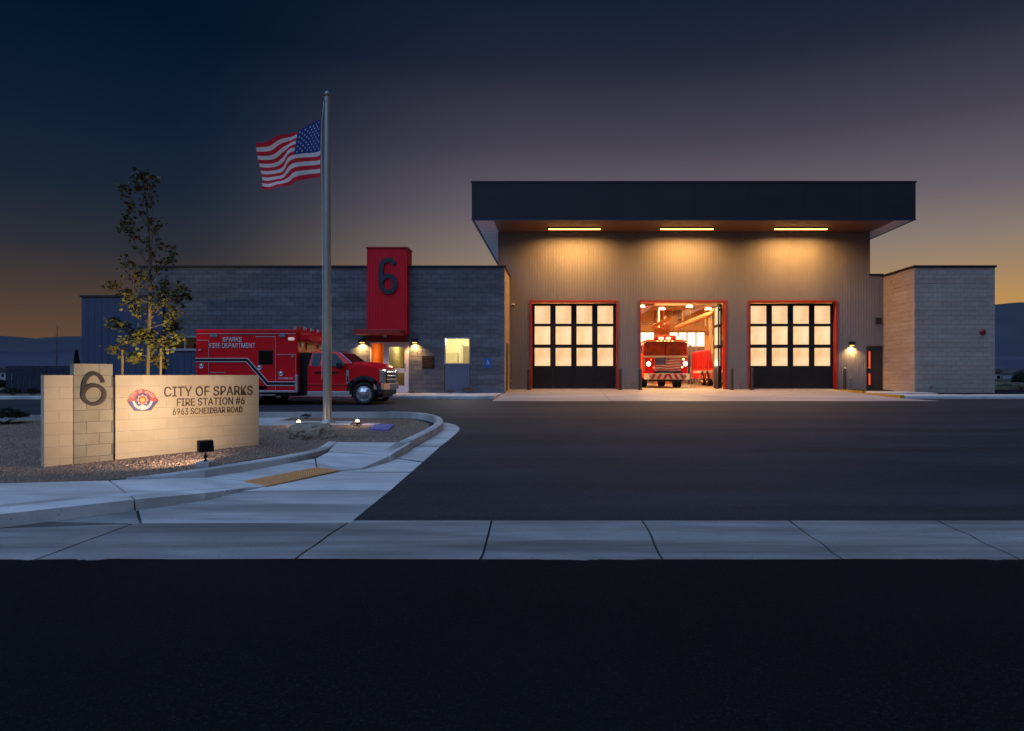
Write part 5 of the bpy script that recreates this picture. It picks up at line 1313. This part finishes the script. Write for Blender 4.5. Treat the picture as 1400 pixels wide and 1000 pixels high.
B().box(rxw-.52, rxw+.52, YA-.012, YA+.0, MZ0, MZ0+.22).build('rear_wheel_opening', black_m, amb)
B().cyl((acx, YA+.3, am_z+wr), (acx, YA+2, am_z+wr), .06).cyl((rxw, YA+.4, am_z+wr), (rxw, YA+2, am_z+wr), .08).build('axle', black_m, amb)
B().box(MX0-.28, MX0, YA+.1, YA+2.3, MZ0-.12, MZ0).build('rear_step', steel_m, amb)

# =================================================================== FIRE ENGINE IN THE OPEN BAY
YE = 36.3
ex, ez = (lambda px: wx(px, YE)), (lambda py: wz(py, YE))
g0 = FZ+.006
eng = thing('fire_engine', 'red fire engine facing out of the open middle bay with headlights on', 'fire engine', (ex(909), YE+2, g0))
EX0, EX1 = ex(878.5), ex(940.5); ER = ez(465.5)
e_red = truck_red
# cab shell with a windscreen opening
cabp = [(EX0+.04, g0+.55), (EX1-.04, g0+.55), (EX1, ez(489)), (EX1-.06, ER-.06), (EX1-.14, ER), (EX0+.14, ER), (EX0+.06, ER-.06), (EX0, ez(489))]
B().prism(cabp, YE, YE+2.6, 'y').build('cab', e_red, eng, bevel=.02)
B().box(EX0+.02, EX1-.02, YE+2.8, YE+8.6, g0+.5, ER-.15).build('body', e_red, eng, bevel=.02)
B().box(EX0+.1, EX1-.1, YE+2.55, YE+2.85, g0+.6, ER-.4).build('pump_panel', steel_m, eng)
B().box(ex(881.3), ex(938.6), YE-.03, YE-.002, ez(486.2), ez(467.8)).build('windscreen', mat('engine_glass_reflection', (.42, .045, .012), (.12, .035, .015), 3.5, .12, spec=.9), eng, bevel=.01)  # red-orange reflections put into the glass colour
B().box((ex(881)+ex(938.6))/2-.025, (ex(881)+ex(938.6))/2+.025, YE-.045, YE-.031, ez(486.2), ez(467.8)).build('windscreen_divider', rubber_m, eng)
crm = mat('cream_trim', (.75, .62, .42), rough=.3)
B().box(EX0+.02, EX1-.02, YE-.05, YE-.004, ez(489), ez(486.6)).build('belt_trim', crm, eng, bevel=.008)
B().box(EX0+.08, EX1-.08, YE-.045, YE-.004, ez(467.4), ez(466.1)).build('brow_trim', crm, eng, bevel=.006)
for s_ in (-1, 1):
    w0 = B().tube([(ex(884 if s_ < 0 else 912), YE-.06, ez(486)), (ex(897 if s_ < 0 else 925), YE-.06, ez(477))], .012, 5).build('wiper', black_m, eng)
# grille with a waving striped flag
gx0_, gx1_, gz0_, gz1_ = ex(896), ex(930), ez(506.3), ez(490)
gfr = B(); gfr.box(gx0_-.05, gx1_+.05, YE-.04, YE-.004, gz0_-.05, gz1_+.05).build('grille_surround', chrome_m, eng, bevel=.01)
gw = mat('grille_white', (.66, .60, .55), rough=.4); gb = mat('grille_blue', (.03, .03, .16), rough=.4); grd = mat('grille_red', (.5, .03, .03), rough=.4)
ns_ = 9
for k in range(ns_):
    za, zb_ = gz1_-(gz1_-gz0_)*k/ns_, gz1_-(gz1_-gz0_)*(k+1)/ns_; b = B(); nx_ = 14
    xs0 = gx0_ if k > 4 else gx0_+(gx1_-gx0_)*.42
    for i in range(nx_):
        xa = xs0+(gx1_-xs0)*i/nx_; xb = xs0+(gx1_-xs0)*(i+1)/nx_
        w_ = lambda x: .022*math.sin((x-gx0_)*6.5)
        if k == 0 or k == ns_-1: w_ = lambda x: 0
        b.hexa([(xa, YE-.06, zb_+w_(xa)), (xb, YE-.06, zb_+w_(xb)), (xb, YE-.041, zb_+w_(xb)), (xa, YE-.041, zb_+w_(xa)), (xa, YE-.06, za+w_(xa)-.004), (xb, YE-.06, za+w_(xb)-.004), (xb, YE-.041, za+w_(xb)-.004), (xa, YE-.041, za+w_(xa)-.004)])
    b.build('grille_slat', grd if k % 2 == 0 else gw, eng)
B().box(gx0_, gx0_+(gx1_-gx0_)*.41, YE-.066, YE-.041, gz1_-(gz1_-gz0_)*5/9, gz1_).build('grille_canton', gb, eng)
b = B()
for r_ in range(4):
    for c_ in range(6): xx, z_ = gx0_+.06+c_*.09+(.04 if r_ % 2 else 0), gz1_-.06-r_*.085; b.cyl((xx, YE-.07, z_), (xx, YE-.0665, z_), .018, n=6)
b.build('grille_stars', gw, eng)
hl = emis('headlamp', srgb(255, 240, 205), 14); hs = emis('small_warm_lamp', srgb(255, 190, 110), 6); hr = emis('small_red_lamp', srgb(255, 90, 40), 3)
for (px, py, r_, m, nm) in ((886.5, 497.7, .115, hl, 'headlight'), (936.8, 497.5, .115, hl, 'headlight'), (934.3, 491.5, .06, hs, 'warning_light'), (890, 492, .05, hr, 'warning_light'), (893.3, 502.6, .045, hr, 'turn_light'), (932.6, 502.3, .045, hs, 'turn_light')):
    B().cyl((ex(px), YE-.02, ez(py)), (ex(px), YE-.05, ez(py)), r_*1.25, n=18).build('lamp_bezel', chrome_m, eng, smooth=True)
    B().lathe([(r_, -.05), (r_*.8, -.062), (.001, -.068)], (ex(px), YE, ez(py)), 'y', 18).build(nm, m, eng, smooth=True)
for px in (886.5, 936.8): lamp('headlight_beam', 'SPOT', (ex(px), YE-.12, ez(497.6)), 18, (1, .8, .52), eng, (ex(px), YE-12, 0.0), spot_size=R(75), spot_blend=.9, shadow_soft_size=.08)
for k in range(5): B().box(ex(899+k*5)-.05, ex(899+k*5)+.05, YE-.05, YE-.006, ER-.052, ER-.018).build('marker_lamp', hs, eng)
for s_, px in ((-1, 880.6), (1, 939.0)): B().cyl((ex(px), YE-.07, ez(508)), (ex(px), YE-.07, ez(491)), .016, n=8).build('grab_rail', chrome_m, eng)
for px in (888, 933.5): B().cyl((ex(px), YE-.64, ez(515)), (ex(px), YE-.66, ez(515)), .085, n=16).build('fog_lamp', chrome_m, eng)
B().cyl((ex(912.5), YE-.085, ez(492.5)), (ex(912.5), YE-.07, ez(492.5)), .05, n=12).build('emblem', chrome_m, eng)
B().box(ex(894), ex(931.5), YE-.05, YE-.01, ez(510.3), ez(508)).build('air_intake', black_m, eng)
B().box(ex(900), ex(918), YE-.55, YE-.2, bz1 if False else ez(511), ez(509.6)).build('bumper_tray', steel_m, eng)
# bumper and chevrons
bz0, bz1 = ez(519), ez(511)
B().prism([(ex(880.5), YE+.1), (ex(880.5), YE-.42), (ex(886), YE-.62), (ex(935), YE-.62), (ex(941), YE-.42), (ex(941), YE+.1)], bz0, bz1, 'z').build('bumper', gw, eng, bevel=.012)
n_ = 7
for s_, xs_, xe_ in ((1, ex(886), ex(910.5)), (-1, ex(935), ex(910.5))):
    for k in range(3):
        u0 = xs_+(xe_-xs_)*(k+.15)/3.0; w_ = (xe_-xs_)*.5/3.0; sl = (xe_-xs_)*.28/3*1.6
        B().prism([(u0, bz0+.02), (u0+w_, bz0+.02), (u0+w_+sl, bz1-.02), (u0+sl, bz1-.02)], YE-.624, YE-.632, 'y').build('chevron', grd, eng)
B().box(EX0+.3, EX1-.3, YE-.3, YE+.2, g0+.35, bz0).build('undercarriage', black_m, eng)
for px in (882.3, 930.5): wheel(ex(px)-.0, YE+1.0, g0+.52, .52, .3, eng, side=1).name = 'spare'
for o in [c for c in C.objects if c.name.startswith('spare')]: bpy.data.objects.remove(o)
def xwheel(xa, xb, y, r, par):
    B().lathe([(.30, 0), (r*.9, 0), (r, .03), (r, abs(xb-xa)-.03), (r*.9, abs(xb-xa)), (.3, abs(xb-xa))], (min(xa, xb), y, g0+r), 'x', 26).build('wheel', rubber_m, par, smooth=True)
    return B().cyl((min(xa, xb)+.04, y, g0+r), (max(xa, xb)-.04, y, g0+r), .3, n=18).build('hub', steel_m, par, smooth=True)
for (a, c) in ((877.5, 887), (925, 935.5)): xwheel(ex(a), ex(c), YE+1.1, .5, eng); xwheel(ex(a), ex(c), YE+6.8, .5, eng)
B().cyl((EX0+.3, YE+1.1, g0+.5), (EX1-.3, YE+1.1, g0+.5), .09).build('axle', black_m, eng)
# light bar
B().box(ex(885), ex(935), YE+.25, YE+.5, ER+.0, ER+.06).build('light_bar_base', black_m, eng)
for px, m in ((890.5, hs), (898, mat('red_lens', (.5, .03, .02), rough=.2)), (905.5, hs), (915, hs), (922.5, MATS['red_lens']), (929.5, hs)):
    B().box(ex(px)-.11, ex(px)+.11, YE+.22, YE+.48, ER+.06, ER+.19).build('beacon', m, eng, bevel=.02)
B().box(ex(908), ex(930), YE+1.4, YE+2.4, ER, ER+.35).build('roof_unit', e_red, eng, bevel=.03)
for s_, px in ((-1, 876.3), (1, 942.6)):
    B().box(ex(px)-.07, ex(px)+.07, YE-.28, YE-.12, ez(484), ez(472.5)).build('mirror', chrome_m, eng, bevel=.02)
    B().tube([(ex(px), YE-.2, ez(472)), (ex(px)-s_*.25, YE-.1, ez(468.5)), (ex(px)-s_*.3, YE+.05, ez(469))], .018, 6).build('mirror_arm', chrome_m, eng)

# second engine, seen past the folded doors
e2 = thing('fire_truck', 'second red fire truck deeper in the building behind the folded bay doors', 'fire truck', (11.4, 42, g0))
SX = 9.6
B().box(SX, SX+2.4, 36.8, 48.3, g0+.45, 3.25).build('body', truck_red, e2, bevel=.03)
B().box(SX+.2, SX+2.2, 37, 43, 3.25, 3.75).build('hose_bed', black_m, e2)
for k in range(6):
    y_ = 37.4+k*1.8; B().box(SX-.02, SX+.01, y_, y_+1.5, g0+1.15, 3.1).build('locker_door', mat('locker_red', (.45, .012, .012), rough=.5, spec=.15), e2, bevel=.006)
B().box(SX-.015, SX+.01, 36.6, 47.5, g0+.85, g0+1.0).build('white_stripe', white_m, e2)
for y_ in (38.4, 42.9, 44.35):
    B().lathe([(.30, 0), (.46, 0), (.5, .04), (.5, .34)], (SX-.06, y_, g0+.5), 'x', 26).build('wheel', rubber_m, e2, smooth=True)
    B().lathe([(.0, .0), (.12, -.03), (.14, .02), (.29, .05), (.31, -.0)], (SX-.06, y_, g0+.5), 'x', 22).build('rim', mat('gold_rim', (.6, .38, .15), rough=.25, metal=.9), e2, smooth=True)
B().box(SX-.05, SX+2.45, 48.3, 48.7, g0+.5, g0+.6).build('rear_step', steel_m, e2)
# exhaust hoses hanging in the bay
hose_m = mat('hose_tan', (.52, .32, .16), (.44, .27, .13), 30, .6)
h1 = B().tube([(wx(925, 40), 40, wz(448, 40)), (wx(950, 38.5), 38.5, wz(437.5, 38.5)), (wx(972, 37), 37, wz(429, 37)), (wx(981, 36.3), 36.3, wz(421, 36.3))], .14, 12).build('exhaust_duct', hose_m, smooth=True)
tag(h1, 'long tan exhaust tube slanting under the ceiling of the open bay', 'duct')
h2 = B().tube([(wx(892, 42), 42, wz(447, 42)), (wx(903, 41), 41, wz(442, 41)), (wx(913.5, 40), 40, wz(436, 40)), (wx(914.5, 39.8), 39.8, wz(432, 39.8))], .12, 12).build('exhaust_duct', hose_m, smooth=True)
tag(h2, 'short tan exhaust tube above the cab of the front fire engine', 'duct')
h3 = B().tube([(wx(971, 37.2), 37.2, wz(433, 37.2)), (wx(971.5, 37.2), 37.2, wz(455, 37.2)), (wx(973.5, 37), 37, wz(480, 37)), (wx(976, 36.8), 36.8, wz(494, 36.8)), (wx(978.5, 36.6), 36.6, wz(503, 36.6)), (wx(974, 36.6), 36.6, wz(511, 36.6)), (wx(976, 36.6), 36.6, wz(522, 36.6))], [.09, .09, .085, .08, .08, .08, .09], 12).build('drop_hose', mat('hose_grey', (.30, .22, .14), rough=.7), smooth=True)
tag(h3, 'grey drop hose hanging down beside the second truck', 'hose')
cb = B().tube([(wx(944, 36), 36, g0+.02)]+[(wx(944+13*k/8, 36-.0), 36-.0, g0+1.15-1.13*math.sin(math.pi*(k/8)*.92)-.0) for k in range(9)], .012, 5).build('hanging_cable', mat('cable_cream', (.6, .5, .36), rough=.5), smooth=True)
tag(cb, 'thin pale cable looping to the floor right of the front engine', 'cable')

# =================================================================== VEGETATION AND LEFT BACKGROUND
leaf_m = mat('tree_leaf', (.042, .045, .006), (.024, .030, .004), 3, .6, rand=.35, c3=(.062, .052, .006), s3=1.5)
bark_m = mat('bark', (.10, .075, .055), (.06, .045, .035), 15, .9, bump=.8)
YT = 15.6
tree = thing('young_maple_tree', 'slim young maple tree behind the monument sign, lower leaves lit yellow', 'tree', (wx(201, YT), YT, zg(YT)+.13))
tp = lambda u, v, dy=0: Vector((wx(106.5+u/3.50, YT+dy), YT+dy, wz(220+v/3.333, YT+dy)))
rs = random.Random(5)
branches = [
 ([(330, 1150), (335, 960), (345, 700), (345, 480), (338, 300), (322, 150), (308, 55)], .045, .012, .30, 1.0),
 ([(345, 500), (290, 400), (240, 320), (215, 300)], .016, .005, .4, 1.0),
 ([(340, 400), (270, 300), (240, 260)], .014, .005, .35, 1),
 ([(335, 300), (280, 220), (225, 118)], .014, .005, .35, 1.1),
 ([(330, 200), (300, 120), (285, 62)], .010, .005, .2, 1.2),
 ([(345, 480), (385, 380), (378, 268)], .014, .005, .5, .7),
 ([(350, 480), (362, 210), (325, 60)], .012, .005, .25, 1.1),
 ([(345, 560), (400, 480), (445, 460), (450, 395)], .014, .005, .5, .8),
 ([(345, 640), (265, 590), (238, 440)], .014, .005, .35, .8),
 ([(345, 650), (260, 620), (200, 585), (150, 555)], .014, .005, .35, .9),
 ([(345, 600), (300, 560), (270, 470)], .012, .005, .3, .9),
 ([(350, 720), (430, 620), (515, 575)], .015, .005, .5, .9),
 ([(350, 760), (430, 740), (480, 660), (500, 600)], .014, .005, .45, .9),
 ([(350, 790), (430, 770), (462, 715), (468, 800)], .014, .005, .4, 1.1),
 ([(345, 780), (250, 790), (195, 740), (165, 745)], .014, .005, .3, 1.1),
 ([(345, 830), (290, 800), (240, 820), (155, 855)], .014, .005, .35, 1.0),
 ([(345, 860), (420, 820), (488, 800)], .014, .005, .3, 1.2),
 ([(345, 700), (390, 650), (420, 560)], .012, .005, .3, 1.2),
 ([(345, 740), (280, 700), (250, 640)], .012, .005, .3, 1.2),
 ([(345, 800), (320, 780), (300, 800)], .010, .005, .1, 1.4),
 ([(345, 820), (385, 800), (380, 850)], .010, .005, .1, 1.4),
 ([(345, 900), (300, 880), (250, 900)], .010, .004, .3, .9),
 ([(345, 920), (390, 890), (410, 930)], .010, .004, .3, .7)]
lv_b = B(); br = B()
def leaf_at(b, p, s):
    a = rs.random()*6.28; tilt = rs.uniform(.2, 1.5); up = Vector((math.cos(a)*math.sin(tilt), math.sin(a)*math.sin(tilt), math.cos(tilt))); x = up.orthogonal().normalized(); w = rs.random()*6.28
    y = up.cross(x); X = x*math.cos(w)+y*math.sin(w); Yv = -x*math.sin(w)+y*math.cos(w); i = len(b.v)
    sh = [(0, -.5, 0), (.18, -.28, 0), (.52, -.22, .06), (.30, .05, .03), (.34, .42, .10), (.08, .26, .0), (0, .62, .05), (-.08, .26, 0), (-.34, .42, .10), (-.30, .05, .03), (-.52, -.22, .06), (-.18, -.28, 0)]
    b.v += [tuple(p+X*q[0]*s+Yv*q[1]*s-up*q[2]*s) for q in sh]
    b.f += [(i, i+1, i+5, i+7, i+11), (i+1, i+2, i+3), (i+1, i+3, i+5), (i+3, i+4, i+5), (i+5, i+6, i+7), (i+11, i+9, i+10), (i+11, i+7, i+9), (i+7, i+8, i+9)]
trunk = None
for bi, (pts, r0, r1, dy, dens) in enumerate(branches):
    sg_ = rs.choice((-1, 1)); P3 = []
    for k, (u, v) in enumerate(pts): P3.append(tp(u, v, (sg_*dy*k/(len(pts)-1)) if bi else 0))
    P3 = smooth_line(P3, 2); n = len(P3); rad = [r0+(r1-r0)*k/(n-1) for k in range(n)]
    if bi == 0: B().tube(P3, rad, 8).build('trunk', bark_m, tree, smooth=True)
    else: br.tube(P3, rad, 5)
    for k in range(n-1):
        t_ = k/(n-1)
        if t_ < (.38 if bi else .42): continue
        if bi == 0 and P3[k].z < 3.2: continue
        for q in range(int((2.3 if P3[k].z < 3.6 else 1.6)*dens+rs.random())):
            c_ = P3[k].lerp(P3[k+1], rs.random())+Vector((rs.gauss(0, .07), rs.gauss(0, .08), rs.gauss(0, .05)))
            # twig with a tuft of leaves
            if rs.random() < .5: br.tube([P3[k], c_], .003, 3)
            for m_ in range(rs.randint(3, 7)): leaf_at(lv_b, c_+Vector((rs.gauss(0, .06), rs.gauss(0, .06), rs.gauss(0, .055))), rs.uniform(.07, .125))
# inner foliage of the lower crown
for q in range(60):
    u, v = rs.gauss(345, 70), rs.uniform(560, 900)
    c_ = tp(u, v, rs.gauss(0, .35))
    for m_ in range(rs.randint(2, 6)): leaf_at(lv_b, c_+Vector((rs.gauss(0, .07), rs.gauss(0, .07), rs.gauss(0, .06))), rs.uniform(.07, .12))
    if rs.random() < .6: br.tube([c_, tp(345, v+40)], .003, 3)
br.build('branches', bark_m, tree, fix=False)
lv_b.build('crown', leaf_m, tree, fix=False)
for px, lb in ((166.5, 'thin wooden tree stake left of the young maple trunk'), (219, 'thin wooden tree stake right of the young maple trunk')):
    x = wx(px, YT); t_ = B().cyl((x, YT, zg(YT)), (x+.02, YT, wz(477 if px > 200 else 478, YT)), .027, n=8).build('tree_stake', mat('stake_wood', (.13, .085, .065), rough=.8)); tag(t_, lb, 'stake', 'stakes beside the young maple')
tie = B().tube([tuple(tp(222, 925)), tuple(tp(300, 935)), tuple(tp(340, 930))], .008, 5).tube([tuple(tp(397, 940)), tuple(tp(370, 932)), tuple(tp(340, 932))], .008, 5).build('tree_tie', black_m); tag(tie, 'dark tie straps from the stakes to the maple trunk', 'strap')
ul = thing('tree_uplight', 'small ground spotlight in the gravel behind the sign aimed at the young maple', 'ground light', (wx(215, YT-3), YT-3.0, zg(YT-3)+.14))
q = Vector(ul.location); B().cyl(q, q+Vector((0, .02, .14)), .05, .06, 14).build('housing', black_m, ul)
B().cyl(q+Vector((0, .02, .141)), q+Vector((0, .021, .146)), .05, n=14).build('lens', emis('ground_lens', srgb(255, 206, 130), 16), ul)
lamp('uplight_lamp', 'SPOT', tuple(q+Vector((0, .03, .18))), TREE_W, (1, .72, .26), ul, tuple(tp(345, 830)), spot_size=R(40), spot_blend=.85, shadow_soft_size=.05)

def shrub(name, label, cat, c, rx, ry, rz, n, m, seed, spiky=False, size=.05):
    r_ = random.Random(seed); t_ = thing(name, label, cat, tuple(c)); b = B(); sb = B(); nst = 9
    for k in range(nst):
        a = r_.random()*6.28; l_ = r_.uniform(.5, .95); sb.tube([c, c+Vector((math.cos(a)*rx*l_*.4, math.sin(a)*ry*l_*.4, rz*.6*l_)), c+Vector((math.cos(a)*rx*l_, math.sin(a)*ry*l_, rz*l_*r_.uniform(1, 1.7)))], [.012, .008, .003], 4)
    sb.build('stems', bark_m, t_, fix=False)
    for k in range(n):
        a = r_.random()*6.28; el = r_.uniform(-.1, 1)*1.57; q_ = r_.uniform(.35, 1)**.6*(1+.25*noise.noise(Vector((math.cos(a)*2, math.sin(a)*2, el*2+seed))))
        p = c+Vector((math.cos(a)*math.cos(el)*rx*q_, math.sin(a)*math.cos(el)*ry*q_, rz+math.sin(el)*rz*q_*.9)); i = len(b.v)
        s_ = size*r_.uniform(.6, 1.5); d = Vector((r_.gauss(0, 1), r_.gauss(0, 1), abs(r_.gauss(.6, 1)))).normalized(); o_ = d.orthogonal().normalized()*s_*.3
        b.v += [tuple(p-o_), tuple(p+o_), tuple(p+d*s_)] ; b.f.append((i, i+1, i+2))
    b.build('foliage', m, t_, fix=False); return t_
sage = mat('sage_green', (.05, .06, .045), (.03, .04, .03), 6, .9, rand=.3)
dkg = mat('dark_green', (.018, .030, .014), (.010, .018, .010), 6, .9, rand=.3)
dry = mat('dry_brush', (.16, .11, .07), (.10, .07, .045), 6, .9, rand=.3)
gpt = lambda px, Y: Vector((wx(px, Y), Y, zg(Y)+.1))
p0 = at(6, 580, .13); shrub('bush', 'dark low bush in the gravel at the left edge of the photo', 'bush', p0, .42, .4, .17, 1500, dkg, 1, size=.07)
shrub('bush', 'low dark plant under the left end of the dark fence', 'bush', Vector((wx(17, 27), 27, .77)), .34, .3, .14, 700, dkg, 2, size=.06)
shrub('bush', 'low dark plant under the dark fence beside the sign end', 'bush', Vector((wx(45, 27), 27, .77)), .30, .3, .13, 700, dkg, 3, size=.06)
shrub('bush', 'small sage bush in the gravel left of the flagpole base', 'bush', at(418, 572.5, .14), .14, .13, .05, 300, sage, 4, size=.03)
shrub('bush', 'small dry plant below the blue panel of the office window', 'bush', Vector((wx(640, 28.8), 28.8, WZ)), .30, .2, .13, 260, dry, 5, size=.06)
shrub('bush', 'tiny dry plant at the foot of the wall left of the office window', 'bush', Vector((wx(616, 28.8), 28.8, WZ)), .22, .15, .07, 160, dry, 6, size=.05)
shrub('bush', 'tiny dry plant at the foot of the wall under the plaque', 'bush', Vector((wx(563, 28.8), 28.8, WZ)), .16, .12, .06, 120, dry, 7, size=.05)
shrub('bush', 'big dark bush beyond the far kerb at the right edge', 'bush', Vector((wx(1396, 34), 34, .80)), .38, .45, .48, 3500, dkg, 8, size=.09)
shrub('bush', 'small green brush in the dry field behind the right wing', 'bush', Vector((wx(1376, 38), 38, .8)), .55, .4, .14, 500, sage, 9, size=.07)
shrub('bush', 'round dark bush at the left end of the fence', 'bush', Vector((wx(2, 30.5), 30.5, .75)), .28, .3, .30, 1400, dkg, 10, size=.07)
# pointed juniper by the low blue block
ju = thing('juniper', 'small pointed juniper rising behind the fence by the blue block', 'juniper', (wx(107, 33), 33, .8)); r_ = random.Random(3); b = B()
B().cyl((wx(107, 33), 33, .7), (wx(106, 33), 33, 2.6), .04, .01, 8).build('trunk', bark_m, ju)
for k in range(1800):
    t_ = r_.random(); rr = .30*(1-t_)**.8*(.7+.5*noise.noise(Vector((t_*6, k*.01, 0))))+.02; a = r_.random()*6.28; q_ = r_.random()**.4
    p = Vector((wx(107, 33)+math.cos(a)*rr*q_-.1*t_, 33+math.sin(a)*rr*q_, .85+t_*1.95)); i = len(b.v); d = Vector((math.cos(a)*.4, math.sin(a)*.4, 1)).normalized()*.10; o_ = d.orthogonal()*.16
    b.v += [tuple(p-o_), tuple(p+o_), tuple(p+d)]; b.f.append((i, i+1, i+2))
b.build('foliage', dkg, ju, fix=False)
# fence: one object for each upright board
fe = thing('metal_fence', 'dark blue fence of upright metal boards left of the station', 'fence', (wx(60, 29.5), 29.5, .7))
fm_ = mat('fence_navy', (.020, .030, .062), (.015, .024, .05), 3, .5, metal=.3); x = wx(8.5, 29.5); xe_ = -21.25; z0_, z1_ = .82, wz(500.5, 29.5); src = None
while x < xe_-.1:
    w_ = min(.245, xe_-x)
    if src is None:
        src = B().box(-.118, .118, -.02, .0, -(z1_-z0_)/2, (z1_-z0_)/2).build('board', fm_, fe, local=True, bevel=.006); o = src
    else: o = instance(src, 'board', fe)
    o.location = Vector((x+.122, 29.5, (z0_+z1_)/2))-loc_of(fe); x += .262
q = B(); q.box(wx(8.5, 29.5), xe_, 29.51, 29.56, z0_+.15, z0_+.22); q.box(wx(8.5, 29.5), xe_, 29.51, 29.56, z1_-.22, z1_-.15); q.build('rail', fm_, fe)
for px in (8.5, 62, 100): x = wx(px, 29.6); B().box(x, x+.08, 29.57, 29.66, .6, z1_).build('post', black_m, fe)
# bare sapling against the orange sky
sp_ = thing('bare_sapling', 'thin bare sapling rising against the left horizon', 'sapling', (wx(77, 40), 40, .8)); b = B(); r_ = random.Random(9)
x = wx(77, 40); b.tube([(x, 40, .7), (x+.02, 40, 2.6), (x+.06, 40, 4.6)], [.03, .022, .008], 5)
for k in range(26): z = r_.uniform(2.4, 4.6); s_ = r_.choice((-1, 1)); b.tube([(x+.03, 40, z), (x+.03+s_*r_.uniform(.04, .14), 40+r_.uniform(-.1, .1), z+r_.uniform(.1, .25))], .006, 3)
b.build('trunk', bark_m, sp_, fix=False)
# far things on the right: houses and tree belt, on the left: village
hw = mat('house_wall', (.35, .36, .42), rough=.8); hrf = mat('house_roof', (.06, .055, .06), rough=.9); hwn = emis('house_window', srgb(255, 180, 90), .8)
def house(px, Y, w, h, label, lit=False):
    x = wx(px, Y); z = ground_z(x, Y)-.1; t_ = thing('house', label, 'house', (x, Y, z), 'far houses')
    B().box(x-w/2, x+w/2, Y, Y+w*.7, z, z+h).build('wall', hw, t_)
    B().prism([(x-w/2-.4, z+h+.01), (x+w/2+.4, z+h+.01), (x, z+h*1.6)], Y-.4, Y+w*.7+.4, 'y').build('roof', hrf, t_)
    for k in (-.3, 0.05, .3): B().box(x+k*w-.5, x+k*w+.5, Y-.03, Y-.002, z+h*.4, z+h*.75).build('window', hwn if lit and k > 0 else dark_glass, t_)
for px, Y, w, h, lb, lit in ((1364, 200, 5.5, 2.6, 'small pale house far beyond the field, nearest the right wing', False), (1383, 220, 8, 2.8, 'wide pale house far beyond the field', False), (1398, 190, 6, 2.6, 'pale house far beyond the field at the right edge', False),
                     (14, 330, 12, 3.4, 'far village house above the left end of the fence', True), (33, 420, 11, 4, 'far village house with a lit window above the fence', True), (52, 360, 13, 3.6, 'far village house left of the monument sign pillar', True), (2, 260, 9, 3.2, 'far pale house at the left edge below the hills', False)):
    house(px, Y, w, h, lb, lit)
def belt(name, x0, x1, Y, h, n, m, seed):
    r_ = random.Random(seed); b = B()
    for k in range(n):
        x = r_.uniform(x0, x1); hh_ = h*(.5+.8*abs(noise.noise(Vector((x*.05, seed, 0)))))*r_.random()**.5; y = Y+r_.uniform(-8, 8); s_ = h*.10
        c_ = Vector((x, y, ground_z(x, y)+hh_)); i = len(b.v); d = Vector((r_.gauss(0, 1), r_.gauss(0, 1), r_.gauss(0, 1))).normalized(); o_ = d.orthogonal()*s_
        b.v += [tuple(c_-o_), tuple(c_+o_), tuple(c_+d*s_*1.6), ]; b.f.append((i, i+1, i+2))
    b.build(name, m, fix=False, kind='stuff')
belt('far_tree_belt', wx(1340, 260), wx(1460, 260), 260, 4.5, 5000, dkg, 2)
belt('far_tree_belt', wx(-60, 450), wx(125, 450), 450, 6, 5000, dkg, 5)
belt('field_scrub', wx(1340, 70), wx(1460, 70), 74, .8, 2500, sage, 7)
# dry grass patch strip
r_ = random.Random(21); b = B()
for k in range(14000):
    y = 34+r_.random()**1.5*50; px = r_.uniform(1355, 1420) if k % 3 else r_.uniform(-20, 20)
    x = wx(px, y); z = ground_z(x, y); s_ = r_.uniform(.1, .28); i = len(b.v); a = r_.uniform(-.1, .1)
    b.v += [(x-.012, y, z), (x+.012, y, z), (x+a, y+a, z+s_)]; b.f.append((i, i+1, i+2))
b.build('dry_grass', mat('dry_grass', (.24, .20, .13), (.16, .14, .09), 2, .9, rand=.3), fix=False, kind='stuff')
bpy.context.view_layer.update()
